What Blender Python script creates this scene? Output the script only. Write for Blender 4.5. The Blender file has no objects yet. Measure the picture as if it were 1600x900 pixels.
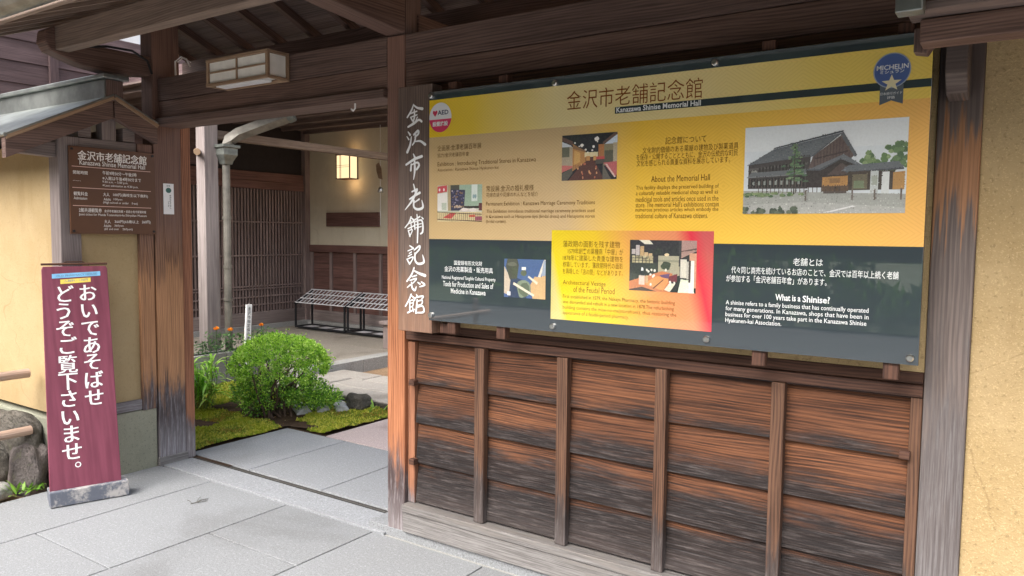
import bpy, math, random
from mathutils import Vector, Matrix
R = math.radians
C = bpy.context.scene.collection
S = bpy.context.scene
random.seed(7)

# ------------------------------------------------------------------ camera
cd = bpy.data.cameras.new('camera'); cam = bpy.data.objects.new('camera', cd); C.objects.link(cam)
cd.sensor_width = 36; cd.lens = 26.804; cd.clip_start = 0.05; cd.clip_end = 600
rt = Vector((0.8288995, 0.55929736, 0.01058683)); up = Vector((-0.0483455, 0.05276957, 0.99743575)); fw = Vector((-0.55730452, 0.82728582, -0.07078018))
m = Matrix.Identity(4)
for i in range(3): m[i][0] = rt[i]; m[i][1] = up[i]; m[i][2] = -fw[i]
m[0][3], m[1][3], m[2][3] = 0, 0, 1.6
cam.matrix_world = m
S.camera = cam

# ------------------------------------------------------------------ sky, sun, exposure
W = bpy.data.worlds.new('World'); S.world = W; W.use_nodes = True
wn = W.node_tree; bg = wn.nodes['Background']
sky = wn.nodes.new('ShaderNodeTexSky'); sky.sky_type = 'NISHITA'; sky.sun_disc = False
SUN_EL, SUN_AZ = 47, 190            # azimuth: degrees clockwise from +Y; the sun stands behind the camera
sky.sun_elevation = R(SUN_EL); sky.sun_rotation = R(SUN_AZ)
sky.air_density = 1.0; sky.dust_density = 6.0; sky.ozone_density = 1.0; sky.altitude = 0
hs = wn.nodes.new('ShaderNodeHueSaturation'); hs.inputs['Saturation'].default_value = 0.45
wn.links.new(sky.outputs[0], hs.inputs['Color']); wn.links.new(hs.outputs[0], bg.inputs[0])
bg.inputs[1].default_value = 0.15
sl = bpy.data.lights.new('sun', 'SUN'); sl.energy = 1.5; sl.angle = R(60); sl.color = (1, 0.96, 0.9)
so = bpy.data.objects.new('sun', sl); C.objects.link(so)
sd = Vector((math.sin(R(SUN_AZ))*math.cos(R(SUN_EL)), math.cos(R(SUN_AZ))*math.cos(R(SUN_EL)), math.sin(R(SUN_EL))))
so.rotation_euler = (-sd).to_track_quat('-Z', 'Y').to_euler()
S.view_settings.view_transform = 'Standard'; S.view_settings.look = 'None'
S.view_settings.exposure = 1.5; S.view_settings.gamma = 1
S.cycles.max_bounces = 8; S.cycles.diffuse_bounces = 5
try: S.cycles.use_denoising = True
except Exception: pass

# ------------------------------------------------------------------ helpers
def lin(c): return c/12.92 if c <= .04045 else ((c+.055)/1.055)**2.4
def rgb(r, g, b, k=1.0): return (lin(r/255)*k, lin(g/255)*k, lin(b/255)*k, 1)

class NT:
    def __init__(s, name):
        s.m = bpy.data.materials.new(name); s.m.use_nodes = True; s.t = s.m.node_tree
        s.b = s.t.nodes['Principled BSDF']; s.out = s.t.nodes['Material Output']
    def n(s, typ, props=None, **ins):
        nd = s.t.nodes.new('ShaderNode'+typ)
        for k, v in (props or {}).items(): setattr(nd, k, v)
        for k, v in ins.items():
            key = int(k[1:]) if k[0] == 'i' and k[1:].isdigit() else k.replace('_', ' ')
            s.set(nd.inputs[key], v)
        return nd
    def set(s, sock, v):
        if isinstance(v, bpy.types.NodeSocket): s.t.links.new(v, sock)
        elif isinstance(v, bpy.types.Node): s.t.links.new(v.outputs[0], sock)
        else: sock.default_value = v
    def math(s, op, a, b=0.0, c=0.0, clamp=False):
        return s.n('Math', {'operation': op, 'use_clamp': clamp}, i0=a, i1=b, i2=c).outputs[0]
    def mr(s, v, a, b, c=0.0, d=1.0, smooth=True):
        nd = s.n('MapRange', {'interpolation_type': 'SMOOTHSTEP' if smooth else 'LINEAR'})
        for i, x in enumerate((v, a, b, c, d)): s.set(nd.inputs[i], x)
        return nd.outputs[0]
    def mix(s, f, a, b, mode='MIX'):
        nd = s.n('Mix', {'data_type': 'RGBA', 'blend_type': mode})
        s.set(nd.inputs[0], f); s.set(nd.inputs[6], a); s.set(nd.inputs[7], b)
        return nd.outputs[2]
    def noise(s, vec, scale, detail=3, rough=.55, dist=0):
        nd = s.n('TexNoise', Scale=scale, Detail=detail, Roughness=rough, Distortion=dist)
        s.set(nd.inputs['Vector'], vec); return nd.outputs[0]
    def xyz(s, v):
        nd = s.n('SeparateXYZ'); s.set(nd.inputs[0], v); return nd.outputs
    def comb(s, x, y, z=0.0): return s.n('CombineXYZ', i0=x, i1=y, i2=z).outputs[0]
    def bump(s, h, strength=.3, dist=.01):
        nd = s.n('Bump', Strength=strength, Distance=dist); s.set(nd.inputs['Height'], h); return nd.outputs[0]
    def pos(s): return s.n('NewGeometry').outputs['Position']
    def uv(s): return s.n('TexCoord').outputs['UV']
    def P(s, **k):
        for a, v in k.items(): s.set(s.b.inputs[a.replace('_', ' ')], v)
        return s.m

def wood(name, dark, light, wx=None, rough=.72, ring=1.0, bump=.35, board=False, blot=.5, rk=.1, top=None, band=None):
    """weathered timber: grain runs along u (metres), v runs across.  wx = (z_low, z_high, dark grey, pale grey, amount, dust_z)"""
    t = NT(name); u, v, _ = t.xyz(t.uv())
    n1 = t.noise(t.comb(t.math('MULTIPLY', u, .8), t.math('MULTIPLY', v, 3.2)), 1, 2)
    ph = t.math('ADD', t.math('MULTIPLY', v, 480*ring), t.math('MULTIPLY', n1, 50))
    rings = t.math('ADD', t.math('MULTIPLY', t.math('SINE', ph), t.math('MULTIPLY', t.noise(t.comb(t.math('MULTIPLY', u, 1.5), t.math('MULTIPLY', v, 14)), 1, 3), .9)), .5)
    n2 = t.noise(t.comb(t.math('MULTIPLY', u, 3.2), t.math('MULTIPLY', v, 150)), 1, 5, .72)
    n3 = t.noise(t.comb(t.math('MULTIPLY', u, 1.6), t.math('MULTIPLY', v, 42)), 1, 4, .6, .4)
    g = t.math('ADD', t.math('MULTIPLY', rings, rk), t.math('ADD', t.math('MULTIPLY', n2, (1-rk)*.55), t.math('MULTIPLY', n3, (1-rk)*.45)))
    col = t.mix(t.mr(g, .36-.02*(board), .62), dark, light)
    big = t.noise(t.comb(t.math('MULTIPLY', u, 1.1), t.math('MULTIPLY', v, 4)), 1, 4, .6)
    col = t.mix(t.mr(big, .3, .7, 0, blot), col, t.mix(1, col, (.45, .42, .42, 1), 'MULTIPLY'))
    if board:          # eroded growth lines
        el = t.math('SINE', t.math('ADD', t.math('MULTIPLY', v, 640), t.math('MULTIPLY', n1, 46)))
        em = t.math('MULTIPLY', t.mr(el, .25, .95), t.mr(t.noise(t.comb(t.math('MULTIPLY', u, 2.4), t.math('MULTIPLY', v, 9)), 1, 3), .36, .6))
        col = t.mix(t.math('MULTIPLY', em, .62), col, t.mix(1, col, (.2, .17, .16, 1), 'MULTIPLY'))
        g = t.math('SUBTRACT', g, t.math('MULTIPLY', em, .4))
    isl = t.n('NewGeometry').outputs['Random Per Island']
    col = t.mix(t.mr(isl, 0, 1, 0, .3, False), col, t.mix(1, col, (.55, .53, .52, 1), 'MULTIPLY'))
    h = g
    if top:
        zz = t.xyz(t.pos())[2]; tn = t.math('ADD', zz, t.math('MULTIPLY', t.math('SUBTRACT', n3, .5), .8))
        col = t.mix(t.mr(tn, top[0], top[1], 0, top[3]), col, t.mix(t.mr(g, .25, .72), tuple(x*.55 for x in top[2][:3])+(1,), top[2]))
    if band:
        zz = t.xyz(t.pos())[2]; bn = t.math('ADD', zz, t.math('MULTIPLY', t.math('SUBTRACT', n3, .5), .9))
        bm = t.math('MULTIPLY', t.mr(bn, band[0], band[0]+.12), t.mr(bn, band[1]-.1, band[1], 1, 0))
        col = t.mix(t.math('MULTIPLY', bm, .8), col, t.mix(t.mr(g, .3, .65), tuple(x*.5 for x in band[2][:3])+(1,), band[2]))
    if wx:
        z0, z1, gd, gp, amt, dz = wx
        z = t.xyz(t.pos())[2]
        pn = t.noise(t.comb(t.math('MULTIPLY', u, 3.2), t.math('MULTIPLY', v, 24)), 1, 5, .65)
        if board:
            fr = t.math('DIVIDE', t.math('FRACT', v), .21)
            T = t.mr(z, z0, z1, -.3, 1.12, False)
            wv = t.math('ADD', t.math('SUBTRACT', 1.0, fr), t.math('MULTIPLY', t.math('SUBTRACT', pn, .5), 1.5))
            wv = t.math('ADD', wv, t.math('MULTIPLY', t.math('SUBTRACT', n2, .5), .5))
            mask = t.mr(t.math('SUBTRACT', wv, T), -.3, .34, 0, amt)
        else:
            T = t.mr(z, z0, z1, 1, 0, False)
            wv = t.math('ADD', T, t.math('MULTIPLY', t.math('SUBTRACT', pn, .5), 1.3))
            wv = t.math('ADD', wv, t.math('MULTIPLY', t.math('SUBTRACT', n2, .5), .6))
            mask = t.mr(wv, .35, .7, 0, amt)
        dust = t.mr(z, dz, dz+.35, 1, 0)
        gf = t.math('ADD', t.math('MULTIPLY', t.mr(t.noise(t.comb(t.math('MULTIPLY', u, 7), t.math('MULTIPLY', v, 70)), 1, 5, .7), .45, .72), .6), t.math('MULTIPLY', dust, .6), clamp=True)
        gcol = t.mix(gf, gd, gp)
        gcol = t.mix(t.mr(n2, .4, .6, 0, .7), gcol, t.mix(1, gcol, (.3, .28, .28, 1), 'MULTIPLY'))
        col = t.mix(mask, col, gcol)
    t.P(Base_Color=col, Roughness=t.mr(n2, .2, .8, rough-.08, rough+.1), Normal=t.bump(h, bump, .004))
    t.b.inputs['Specular IOR Level'].default_value = .3
    return t.m

def plain(name, col, rough=.6, metal=0, var=.12, scale=12, bump=0, spec=.4, coat=0):
    t = NT(name); p = t.pos(); n = t.noise(p, scale, 5, .6)
    c = t.mix(t.mr(n, .3, .7, 0, 1), tuple(x*(1-var) for x in col[:3])+(1,), tuple(min(1, x*(1+var)) for x in col[:3])+(1,))
    t.P(Base_Color=c, Roughness=rough, Metallic=metal)
    if bump: t.P(Normal=t.bump(n, bump, .005))
    t.b.inputs['Specular IOR Level'].default_value = spec
    t.b.inputs['Coat Weight'].default_value = coat; t.b.inputs['Coat Roughness'].default_value = .02
    return t.m

def plaster(name, col, col2, stain=.5, grit=.4):
    t = NT(name); p = t.pos()
    a = t.noise(p, 1.7, 5, .6); b = t.noise(p, 60, 3, .6); c = t.noise(p, 190, 2)
    x = t.mix(t.mr(a, .35, .7), col, col2)
    q = t.xyz(p); sv = t.noise(t.comb(t.math('MULTIPLY', t.math('ADD', q[0], q[1]), 7), t.math('MULTIPLY', q[2], .9)), 1, 4, .6)
    x = t.mix(t.mr(sv, .52, .75, 0, .35), x, t.mix(1, x, (.72, .68, .62, 1), 'MULTIPLY'))
    tw = t.noise(p, 5.5, 4, .6, 1.2)
    x = t.mix(t.mr(tw, .5, .75, 0, .3), x, tuple(min(1, v*1.18) for v in col2[:3])+(1,))
    wv = t.n('VectorMath', {'operation': 'ADD'}, i0=p, i1=t.n('TexNoise', Scale=3.0, Detail=3.0).outputs[1])
    cr = t.n('TexVoronoi', {'feature': 'DISTANCE_TO_EDGE'}, Scale=1.1); t.set(cr.inputs['Vector'], wv.outputs[0])
    crm = t.math('MULTIPLY', t.mr(cr.outputs['Distance'], .0, .006, 1, 0), t.mr(t.noise(p, 1.2, 2), .5, .62))
    x = t.mix(t.math('MULTIPLY', crm, .35), x, t.mix(1, x, (.4, .36, .3, 1), 'MULTIPLY'))
    low = t.mr(t.math('ADD', q[2], t.math('MULTIPLY', a, .5)), .5, 1.0, .3, 0)
    x = t.mix(low, x, t.mix(1, x, (.66, .62, .56, 1), 'MULTIPLY'))
    x = t.mix(t.mr(b, .57, .66, 0, stain), x, tuple(v*.45 for v in col[:3])+(1,))
    x = t.mix(t.mr(c, .58, .66, 0, stain), x, tuple(min(1, v*1.5) for v in col2[:3])+(1,))
    t.P(Base_Color=x, Roughness=.92, Normal=t.bump(t.math('ADD', b, t.math('MULTIPLY', c, .6)), grit, .006))
    t.b.inputs['Specular IOR Level'].default_value = .15
    return t.m

def granite(name, col, stain=.5, warm=(.3, .27, .24, 1)):
    t = NT(name); p = t.pos()
    s1 = t.noise(p, 150, 3, .8); s2 = t.noise(p, 70, 4, .8); big = t.noise(p, 1.3, 5, .62, .6); mid = t.noise(p, 7, 5, .65)
    dk = tuple(v*.56 for v in col[:3])+(1,); lt = tuple(min(1, v*1.34) for v in col[:3])+(1,)
    x = t.mix(t.mr(s1, .34, .52), dk, col); x = t.mix(t.mr(s2, .53, .64), x, lt)
    x = t.mix(t.mr(big, .5, .68, 0, stain), x, t.mix(1, x, (.62, .6, .58, 1), 'MULTIPLY'))
    x = t.mix(t.mr(mid, .6, .75, 0, stain*.7), x, t.mix(1, x, (.6, .57, .54, 1), 'MULTIPLY'))
    isl = t.n('NewGeometry').outputs['Random Per Island']
    x = t.mix(t.mr(isl, 0, 1, 0, .32, False), x, t.mix(1, x, (.66, .65, .63, 1), 'MULTIPLY'))
    gr = t.noise(p, 26, 6, .75)
    x = t.mix(t.mr(gr, .62, .74, 0, stain*.6), x, t.mix(1, x, (.45, .43, .4, 1), 'MULTIPLY'))
    t.P(Base_Color=x, Roughness=t.mr(big, .3, .7, .75, .55), Normal=t.bump(t.math('ADD', s1, mid), .18, .003))
    t.b.inputs['Specular IOR Level'].default_value = .35
    return t.m

class MB:
    def __init__(s): s.v = []; s.f = []; s.uv = []; s.col = []; s.off = (0, 0); s.roll()
    def roll(s): s.off = (random.uniform(0, 40), random.uniform(0, 40))
    def face(s, pts, uvs=None, col=None):
        i = len(s.v); s.v += [tuple(p) for p in pts]; s.f.append(tuple(range(i, i+len(pts))))
        s.uv += uvs if uvs else [(p[0]+s.off[0], p[2]+s.off[1]) for p in pts]
        s.col += [col or (1, 1, 1, 1)]*len(pts)
    def solid(s, V, F, axis=0, M=None, roll=True, col=None, vint=False):
        """closed shape with shared vertices; uv: u along axis, v across"""
        if roll: s.roll()
        ou, ov = s.off
        if vint: ov = float(int(ov))
        i0 = len(s.v); W_ = [(M @ Vector(p)) if M else Vector(p) for p in V]; s.v += [tuple(p) for p in W_]
        for f in F:
            s.f.append(tuple(i0+k for k in f))
            a, b, c = (Vector(V[f[0]]), Vector(V[f[1]]), Vector(V[f[2]]))
            nn = (b-a).cross(c-a); k = max(range(3), key=lambda q: abs(nn[q]))
            rest = [q for q in range(3) if q != k]
            if axis in rest: ua = axis; va = [q for q in rest if q != axis][0]
            else: ua, va = rest
            for q in f: s.uv.append((V[q][ua]+ou, V[q][va]+ov+(.37*k if not vint else 0))); s.col.append(col or (1, 1, 1, 1))
    def box(s, x0, x1, y0, y1, z0, z1, axis=None, M=None, **k):
        V = [(x0,y0,z0),(x1,y0,z0),(x1,y1,z0),(x0,y1,z0),(x0,y0,z1),(x1,y0,z1),(x1,y1,z1),(x0,y1,z1)]
        F = [(0,3,2,1),(4,5,6,7),(0,1,5,4),(1,2,6,5),(2,3,7,6),(3,0,4,7)]
        if axis is None:
            d = (x1-x0, y1-y0, z1-z0); axis = d.index(max(d))
        s.solid(V, F, axis, M, **k); return s
    def prism(s, prof, ext, a0, a1, axis=None, **k):
        """prof: list of 2-D points in the two axes other than ext, extruded along ext from a0 to a1"""
        o = [q for q in range(3) if q != ext]; n = len(prof); V = []
        for a in (a0, a1):
            for p in prof:
                w = [0, 0, 0]; w[ext] = a; w[o[0]] = p[0]; w[o[1]] = p[1]; V.append(tuple(w))
        F = [tuple(range(n))[::-1], tuple(range(n, 2*n))]+[(i, (i+1) % n, n+(i+1) % n, n+i) for i in range(n)]
        s.solid(V, F, ext if axis is None else axis, **k); return s
    def beam(s, p0, p1, w, h, roll=True):
        p0, p1 = Vector(p0), Vector(p1); d = p1-p0; L = d.length; x = d/L
        y = Vector((0, 0, 1)).cross(x)
        if y.length < 1e-4: y = Vector((0, 1, 0))
        y.normalize(); z = x.cross(y)
        M = Matrix(((x[0], y[0], z[0], p0[0]), (x[1], y[1], z[1], p0[1]), (x[2], y[2], z[2], p0[2]), (0, 0, 0, 1)))
        return s.box(0, L, -w/2, w/2, -h/2, h/2, 0, M, roll=roll)
    def tube(s, pts, r, n=10, cap=True, col=None):
        pts = [Vector(p) for p in pts]; k = len(pts); rs = r if isinstance(r, (list, tuple)) else [r]*k
        i0 = len(s.v); s.roll(); L = 0; us = []
        ref = Vector((0.31, 0.17, 0.93)).normalized()
        for i, p in enumerate(pts):
            d = (pts[min(i+1, k-1)]-pts[max(i-1, 0)]).normalized()
            a = d.cross(ref)
            if a.length < .1: a = d.cross(Vector((1, 0, 0)))
            a.normalize(); b = d.cross(a)
            if i: L += (p-pts[i-1]).length
            us.append(L)
            for j in range(n):
                an = 2*math.pi*j/n; s.v.append(tuple(p+rs[i]*(math.cos(an)*a+math.sin(an)*b)))
        for i in range(k-1):
            for j in range(n):
                q = (i0+i*n+j, i0+i*n+(j+1) % n, i0+(i+1)*n+(j+1) % n, i0+(i+1)*n+j); s.f.append(q)
                w = 2*math.pi*rs[0]/n
                s.uv += [(us[i]+s.off[0], j*w+s.off[1]), (us[i]+s.off[0], (j+1)*w+s.off[1]), (us[i+1]+s.off[0], (j+1)*w+s.off[1]), (us[i+1]+s.off[0], j*w+s.off[1])]
                s.col += [col or (1, 1, 1, 1)]*4
        if cap:
            for fr in (tuple(range(i0+n-1, i0-1, -1)), tuple(range(i0+(k-1)*n, i0+k*n))):
                s.f.append(fr); s.uv += [(s.v[q][0], s.v[q][2]) for q in fr]; s.col += [col or (1, 1, 1, 1)]*n
        return s
    def lathe(s, c, prof, n=16):
        return s.tube([(c[0], c[1], c[2]+z) for r, z in prof], [r for r, z in prof], n)
    def build(s, name, mat, parent=None, bevel=0, smooth=False):
        o0 = Vector((0, 0, 0)); q = parent
        while q is not None: o0 = o0+q.location; q = q.parent
        me = bpy.data.meshes.new(name)
        me.from_pydata([(a[0]-o0[0], a[1]-o0[1], a[2]-o0[2]) for a in s.v], [], s.f)
        ul = me.uv_layers.new(name='UVMap'); ul.data.foreach_set('uv', [c for p in s.uv for c in p])
        ca = me.color_attributes.new('Col', 'FLOAT_COLOR', 'CORNER'); ca.data.foreach_set('color', [c for p in s.col for c in p])
        me.materials.append(mat)
        if smooth: me.polygons.foreach_set('use_smooth', [True]*len(me.polygons))
        o = bpy.data.objects.new(name, me); C.objects.link(o)
        if parent: o.parent = parent
        if bevel:
            b = o.modifiers.new('bevel', 'BEVEL'); b.width = bevel; b.segments = 2; b.limit_method = 'ANGLE'; b.angle_limit = R(40)
        return o

def thing(name, label, cat, loc=(0, 0, 0), group=None):
    o = bpy.data.objects.new(name, None); C.objects.link(o); o.location = loc; o.empty_display_size = .1
    o['label'] = label; o['category'] = cat
    if group: o['group'] = group
    return o
def tag(o, label, cat, group=None):
    o['label'] = label; o['category'] = cat
    if group: o['group'] = group
    return o
def struct(o): o['kind'] = 'structure'; return o
def stuff(o, label=None, cat=None):
    o['kind'] = 'stuff'
    if label: o['label'] = label; o['category'] = cat
    return o
def recentre(o):
    """put a one-mesh thing's origin at its base"""
    co = [v.co.copy() for v in o.data.vertices]
    c = Vector(((min(a.x for a in co)+max(a.x for a in co))/2, (min(a.y for a in co)+max(a.y for a in co))/2, min(a.z for a in co)))
    o.data.transform(Matrix.Translation(-c)); o.location = c; return o

_tc = {}
def glyphs(s, bold=0.0):
    """outline mesh of a line of writing as (verts, faces); size 1, baseline 0"""
    if (s, bold) in _tc: return _tc[(s, bold)]
    cu = bpy.data.curves.new('writing', 'FONT'); cu.body = s; cu.size = 1; cu.resolution_u = 2; cu.offset = bold; cu.fill_mode = 'BOTH'
    o = bpy.data.objects.new('writing', cu); C.objects.link(o)
    dg = bpy.context.evaluated_depsgraph_get(); dg.update()
    me = bpy.data.meshes.new_from_object(o.evaluated_get(dg))
    r = ([tuple(v.co) for v in me.vertices], [tuple(p.vertices) for p in me.polygons])
    bpy.data.objects.remove(o); bpy.data.curves.remove(cu); bpy.data.meshes.remove(me)
    _tc[(s, bold)] = r; return r

def write(mb, s, fn, x0, x1=None, zc=0, h=None, bold=0.0, mincho=0.0, size=None):
    """set a line of writing between x0 and x1, centred on zc; fn(x, z, lift) -> world point"""
    V, F = glyphs(s, bold)
    if not V: return
    a0 = min(v[0] for v in V); a1 = max(v[0] for v in V); b0 = min(v[1] for v in V); b1 = max(v[1] for v in V)
    k = size if size else (x1-x0)/(a1-a0)
    kz = h/(b1-b0) if h else k
    for li, dx in enumerate((-mincho, mincho) if mincho else (0,)):
        i = len(mb.v)
        mb.v += [tuple(fn(x0+(v[0]-a0)*k+dx*k, zc+(v[1]-(b0+b1)/2)*kz, li*.0003)) for v in V]
        for f in F:
            mb.f.append(tuple(i+q for q in f)); mb.uv += [(0, 0)]*len(f); mb.col += [(1, 1, 1, 1)]*len(f)

def column(mb, s, fn, xs, zs, size, bold=0.0, mincho=0.0, flat=False):
    """upright writing, one character under another, each in its em square"""
    for ch, x, z in zip(s, xs, zs):
        V, F = glyphs(ch, bold)
        for li, dx in enumerate((-mincho, mincho) if mincho else (0,)):
            i = len(mb.v)
            mb.v += [tuple(fn(x+(v[0]-.5+dx)*size, z+(v[1]-.38)*size, li*.0003)) for v in V]
            for f in F:
                mb.f.append(tuple(i+q for q in f)); mb.uv += [(0, 0)]*len(f); mb.col += [(1, 1, 1, 1)]*len(f)

# ------------------------------------------------------------------ materials
G1, G2 = (.035, .032, .038, 1), (.34, .32, .33, 1)
M = {}
M['beam'] = wood('dark_beam_wood', (.095, .062, .053, 1), (.215, .142, .12, 1), rough=.66)
M['beam2'] = wood('warm_beam_wood', (.105, .062, .05, 1), (.24, .15, .12, 1), rough=.66)
M['eave'] = wood('eave_wood', (.17, .128, .102, 1), (.33, .255, .205, 1), rough=.7)
M['soffit'] = wood('soffit_board', (.12, .092, .085, 1), (.25, .19, .17, 1), rough=.8)
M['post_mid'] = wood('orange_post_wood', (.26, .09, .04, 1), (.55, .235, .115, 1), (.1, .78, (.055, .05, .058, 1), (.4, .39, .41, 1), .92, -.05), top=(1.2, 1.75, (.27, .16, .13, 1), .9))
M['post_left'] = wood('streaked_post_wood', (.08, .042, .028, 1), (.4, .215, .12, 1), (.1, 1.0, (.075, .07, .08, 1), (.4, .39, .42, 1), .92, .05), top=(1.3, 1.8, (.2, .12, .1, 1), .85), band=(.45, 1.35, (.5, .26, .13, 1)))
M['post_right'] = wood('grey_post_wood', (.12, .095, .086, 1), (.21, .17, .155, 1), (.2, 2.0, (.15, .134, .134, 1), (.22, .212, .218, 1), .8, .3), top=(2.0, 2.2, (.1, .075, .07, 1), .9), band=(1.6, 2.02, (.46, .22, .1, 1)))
M['jamb'] = wood('red_jamb_wood', (.17, .07, .04, 1), (.4, .18, .1, 1), (.05, .45, (.11, .1, .11, 1), (.42, .41, .43, 1), .9, .0))
M['board'] = wood('weathered_board', (.04, .016, .009, 1), (.25, .1, .044, 1), (.22, .98, (.014, .0125, .0135, 1), (.13, .112, .108, 1), .95, .02), board=True, ring=.9, bump=.7, blot=.8, rk=.1)
M['batten'] = wood('batten_wood', (.045, .022, .014, 1), (.17, .088, .053, 1), (.15, .7, (.045, .039, .039, 1), (.2, .178, .175, 1), .85, .05))
M['rail'] = wood('rail_wood', (.045, .022, .016, 1), (.14, .068, .045, 1))
M['sill'] = wood('grey_sill_wood', (.16, .145, .132, 1), (.24, .22, .205, 1), (.0, .4, (.17, .16, .155, 1), (.27, .26, .255, 1), .9, .02), rk=.08)
M['nameboard'] = wood('name_board_wood', (.13, .092, .076, 1), (.24, .175, .145, 1), (1.0, 1.7, (.36, .19, .115, 1), (.5, .31, .2, 1), .6, .6))
M['hall'] = wood('hall_wood', (.17, .125, .115, 1), (.34, .26, .24, 1), rough=.75)
M['hall_post'] = wood('pale_hall_post', (.24, .205, .2, 1), (.4, .35, .34, 1))
M['hall_red'] = wood('red_hall_boards', (.1, .05, .042, 1), (.23, .12, .1, 1))
M['siding'] = wood('siding_wood', (.1, .066, .068, 1), (.19, .13, .132, 1))
M['kick'] = wood('kick_board', (.18, .145, .14, 1), (.34, .28, .26, 1))
M['pale'] = wood('pale_new_wood', (.3, .2, .125, 1), (.46, .32, .21, 1))
M['bamboo'] = wood('bamboo_wood', (.46, .32, .24, 1), (.62, .46, .37, 1), bump=.1)
M['stub'] = wood('wall_post_wood', (.17, .145, .14, 1), (.3, .255, .245, 1), (.3, 1.4, (.19, .18, .19, 1), (.4, .39, .42, 1), .8, .2))
M['ochre'] = plaster('ochre_plaster', (.37, .275, .145, 1), (.41, .315, .18, 1), .15, .25)
M['ochre_rough'] = plaster('rough_ochre_plaster', (.39, .28, .14, 1), (.45, .335, .185, 1), .42, .55)
M['olive'] = plaster('olive_plaster', (.62, .56, .43, 1), (.66, .6, .47, 1), .1, .1)
M['white_plaster'] = plaster('white_plaster', (.78, .79, .8, 1), (.84, .84, .85, 1), .1, .1)
M['base'] = plaster('grey_green_render', (.24, .25, .2, 1), (.32, .32, .25, 1), .4, .3)
M['granite'] = granite('granite', (.24, .25, .262, 1), .42)
M['granite_in'] = granite('clean_granite', (.28, .292, .31, 1), .35)
M['redstone'] = granite('reddish_stone', (.46, .38, .37, 1), .7)
M['pathstone'] = granite('path_stone', (.36, .335, .305, 1), .8)
M['porch'] = granite('porch_stone', (.26, .235, .2, 1), .8)
M['curb'] = granite('curb_concrete', (.33, .33, .32, 1), .9)
def rockmat(name, c1, c2):
    t = NT(name); p = t.pos(); a = t.noise(p, 5, 6, .7); b = t.noise(p, 28, 6, .75)
    v = t.n('TexVoronoi', {'feature': 'DISTANCE_TO_EDGE'}, Scale=7.0); t.set(v.inputs['Vector'], t.n('VectorMath', {'operation': 'ADD'}, i0=p, i1=t.n('TexNoise', Scale=6.0, Detail=4.0).outputs[1]).outputs[0])
    ck = t.mr(v.outputs['Distance'], 0, .05, 1, 0)
    x = t.mix(t.mr(a, .35, .65), c1, c2); x = t.mix(t.mr(b, .5, .68, 0, .6), x, t.mix(1, x, (.4, .4, .38, 1), 'MULTIPLY'))
    x = t.mix(t.mr(t.noise(p, 11, 4, .7), .58, .68, 0, .5), x, (.16, .17, .1, 1)); x = t.mix(t.math('MULTIPLY', ck, .5), x, (.03, .028, .025, 1))
    h = t.math('SUBTRACT', t.math('ADD', t.math('MULTIPLY', a, 1.2), b), t.math('MULTIPLY', ck, .5))
    t.P(Base_Color=x, Roughness=.9, Normal=t.bump(h, .9, .03)); t.b.inputs['Specular IOR Level'].default_value = .2
    return t.m
M['rock'] = rockmat('rock', (.085, .08, .07, 1), (.17, .155, .135, 1))
M['rock2'] = rockmat('pale_rock', (.13, .115, .11, 1), (.24, .205, .195, 1))
M['gravel'] = plaster('brown_gravel', (.24, .16, .1, 1), (.32, .22, .14, 1), .8, .8)
M['soil'] = plaster('soil', (.05, .032, .022, 1), (.08, .052, .035, 1), .6, .8)
M['asphalt'] = plaster('asphalt', (.13, .13, .135, 1), (.17, .17, .175, 1), .3, .4)
M['concrete'] = granite('concrete', (.34, .34, .32, 1), .8)
M['copper'] = plain('patina_copper', (.19, .205, .19, 1), .45, .6, .3, 9)
M['pipe'] = plain('painted_pipe', (.19, .178, .155, 1), .5, .2, .25, 8)
M['zinc'] = plain('grey_roof_metal', (.3, .32, .31, 1), .38, .75, .25, 6)
M['steel'] = plain('steel', (.62, .62, .6, 1), .28, 1, .05)
M['black'] = plain('black_metal', (.018, .019, .022, 1), .4, .3, .1)
M['rackbar'] = plain('pale_aluminium', (.6, .6, .62, 1), .45, .1, .03)
M['paper'] = plain('lamp_paper', (.86, .85, .8, 1), .8, 0, .04, 20)
M['white'] = plain('white_paint', (.82, .82, .82, 1), .5, 0, .03)
M['lit_white'] = plain('white_lettering', (.88, .88, .88, 1), .5, 0, .02)
M['cable'] = plain('black_cable', (.02, .02, .022, 1), .5)
M['tile'] = plain('grey_roof_tile', (.19, .2, .21, 1), .4, 0, .3, 14, .2)
M['sign_brown'] = plain('brown_sign_face', (.105, .045, .022, 1), .4, 0, .08, 5)
M['cream'] = plain('cream_lettering', (.85, .82, .78, 1), .5, 0, .03)
M['pink'] = plain('pink_rule', (.65, .42, .36, 1), .5)
def attr_mat(name, rough=.6, coat=0.0, translucent=0.0, spec=.4, var=.0):
    t = NT(name); a = t.n('Attribute', {'attribute_name': 'Col'}); c = a.outputs['Color']
    if var:
        n = t.noise(t.pos(), 9, 3); c = t.mix(t.mr(n, .3, .7, 0, var), c, t.mix(1, c, (.6, .6, .55, 1), 'MULTIPLY'))
    t.P(Base_Color=c, Roughness=rough); t.b.inputs['Specular IOR Level'].default_value = spec
    if coat: t.P(Coat_Weight=coat, Coat_Roughness=.02)
    if translucent:
        tr = t.n('BsdfTranslucent', Color=c); ms = t.n('MixShader', Fac=translucent)
        t.t.links.new(t.b.outputs[0], ms.inputs[1]); t.t.links.new(tr.outputs[0], ms.inputs[2]); t.t.links.new(ms.outputs[0], t.out.inputs[0])
    return t.m
M['leaf'] = attr_mat('leaf', .45, 0, .3)
M['attr'] = attr_mat('painted', .6)

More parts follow.
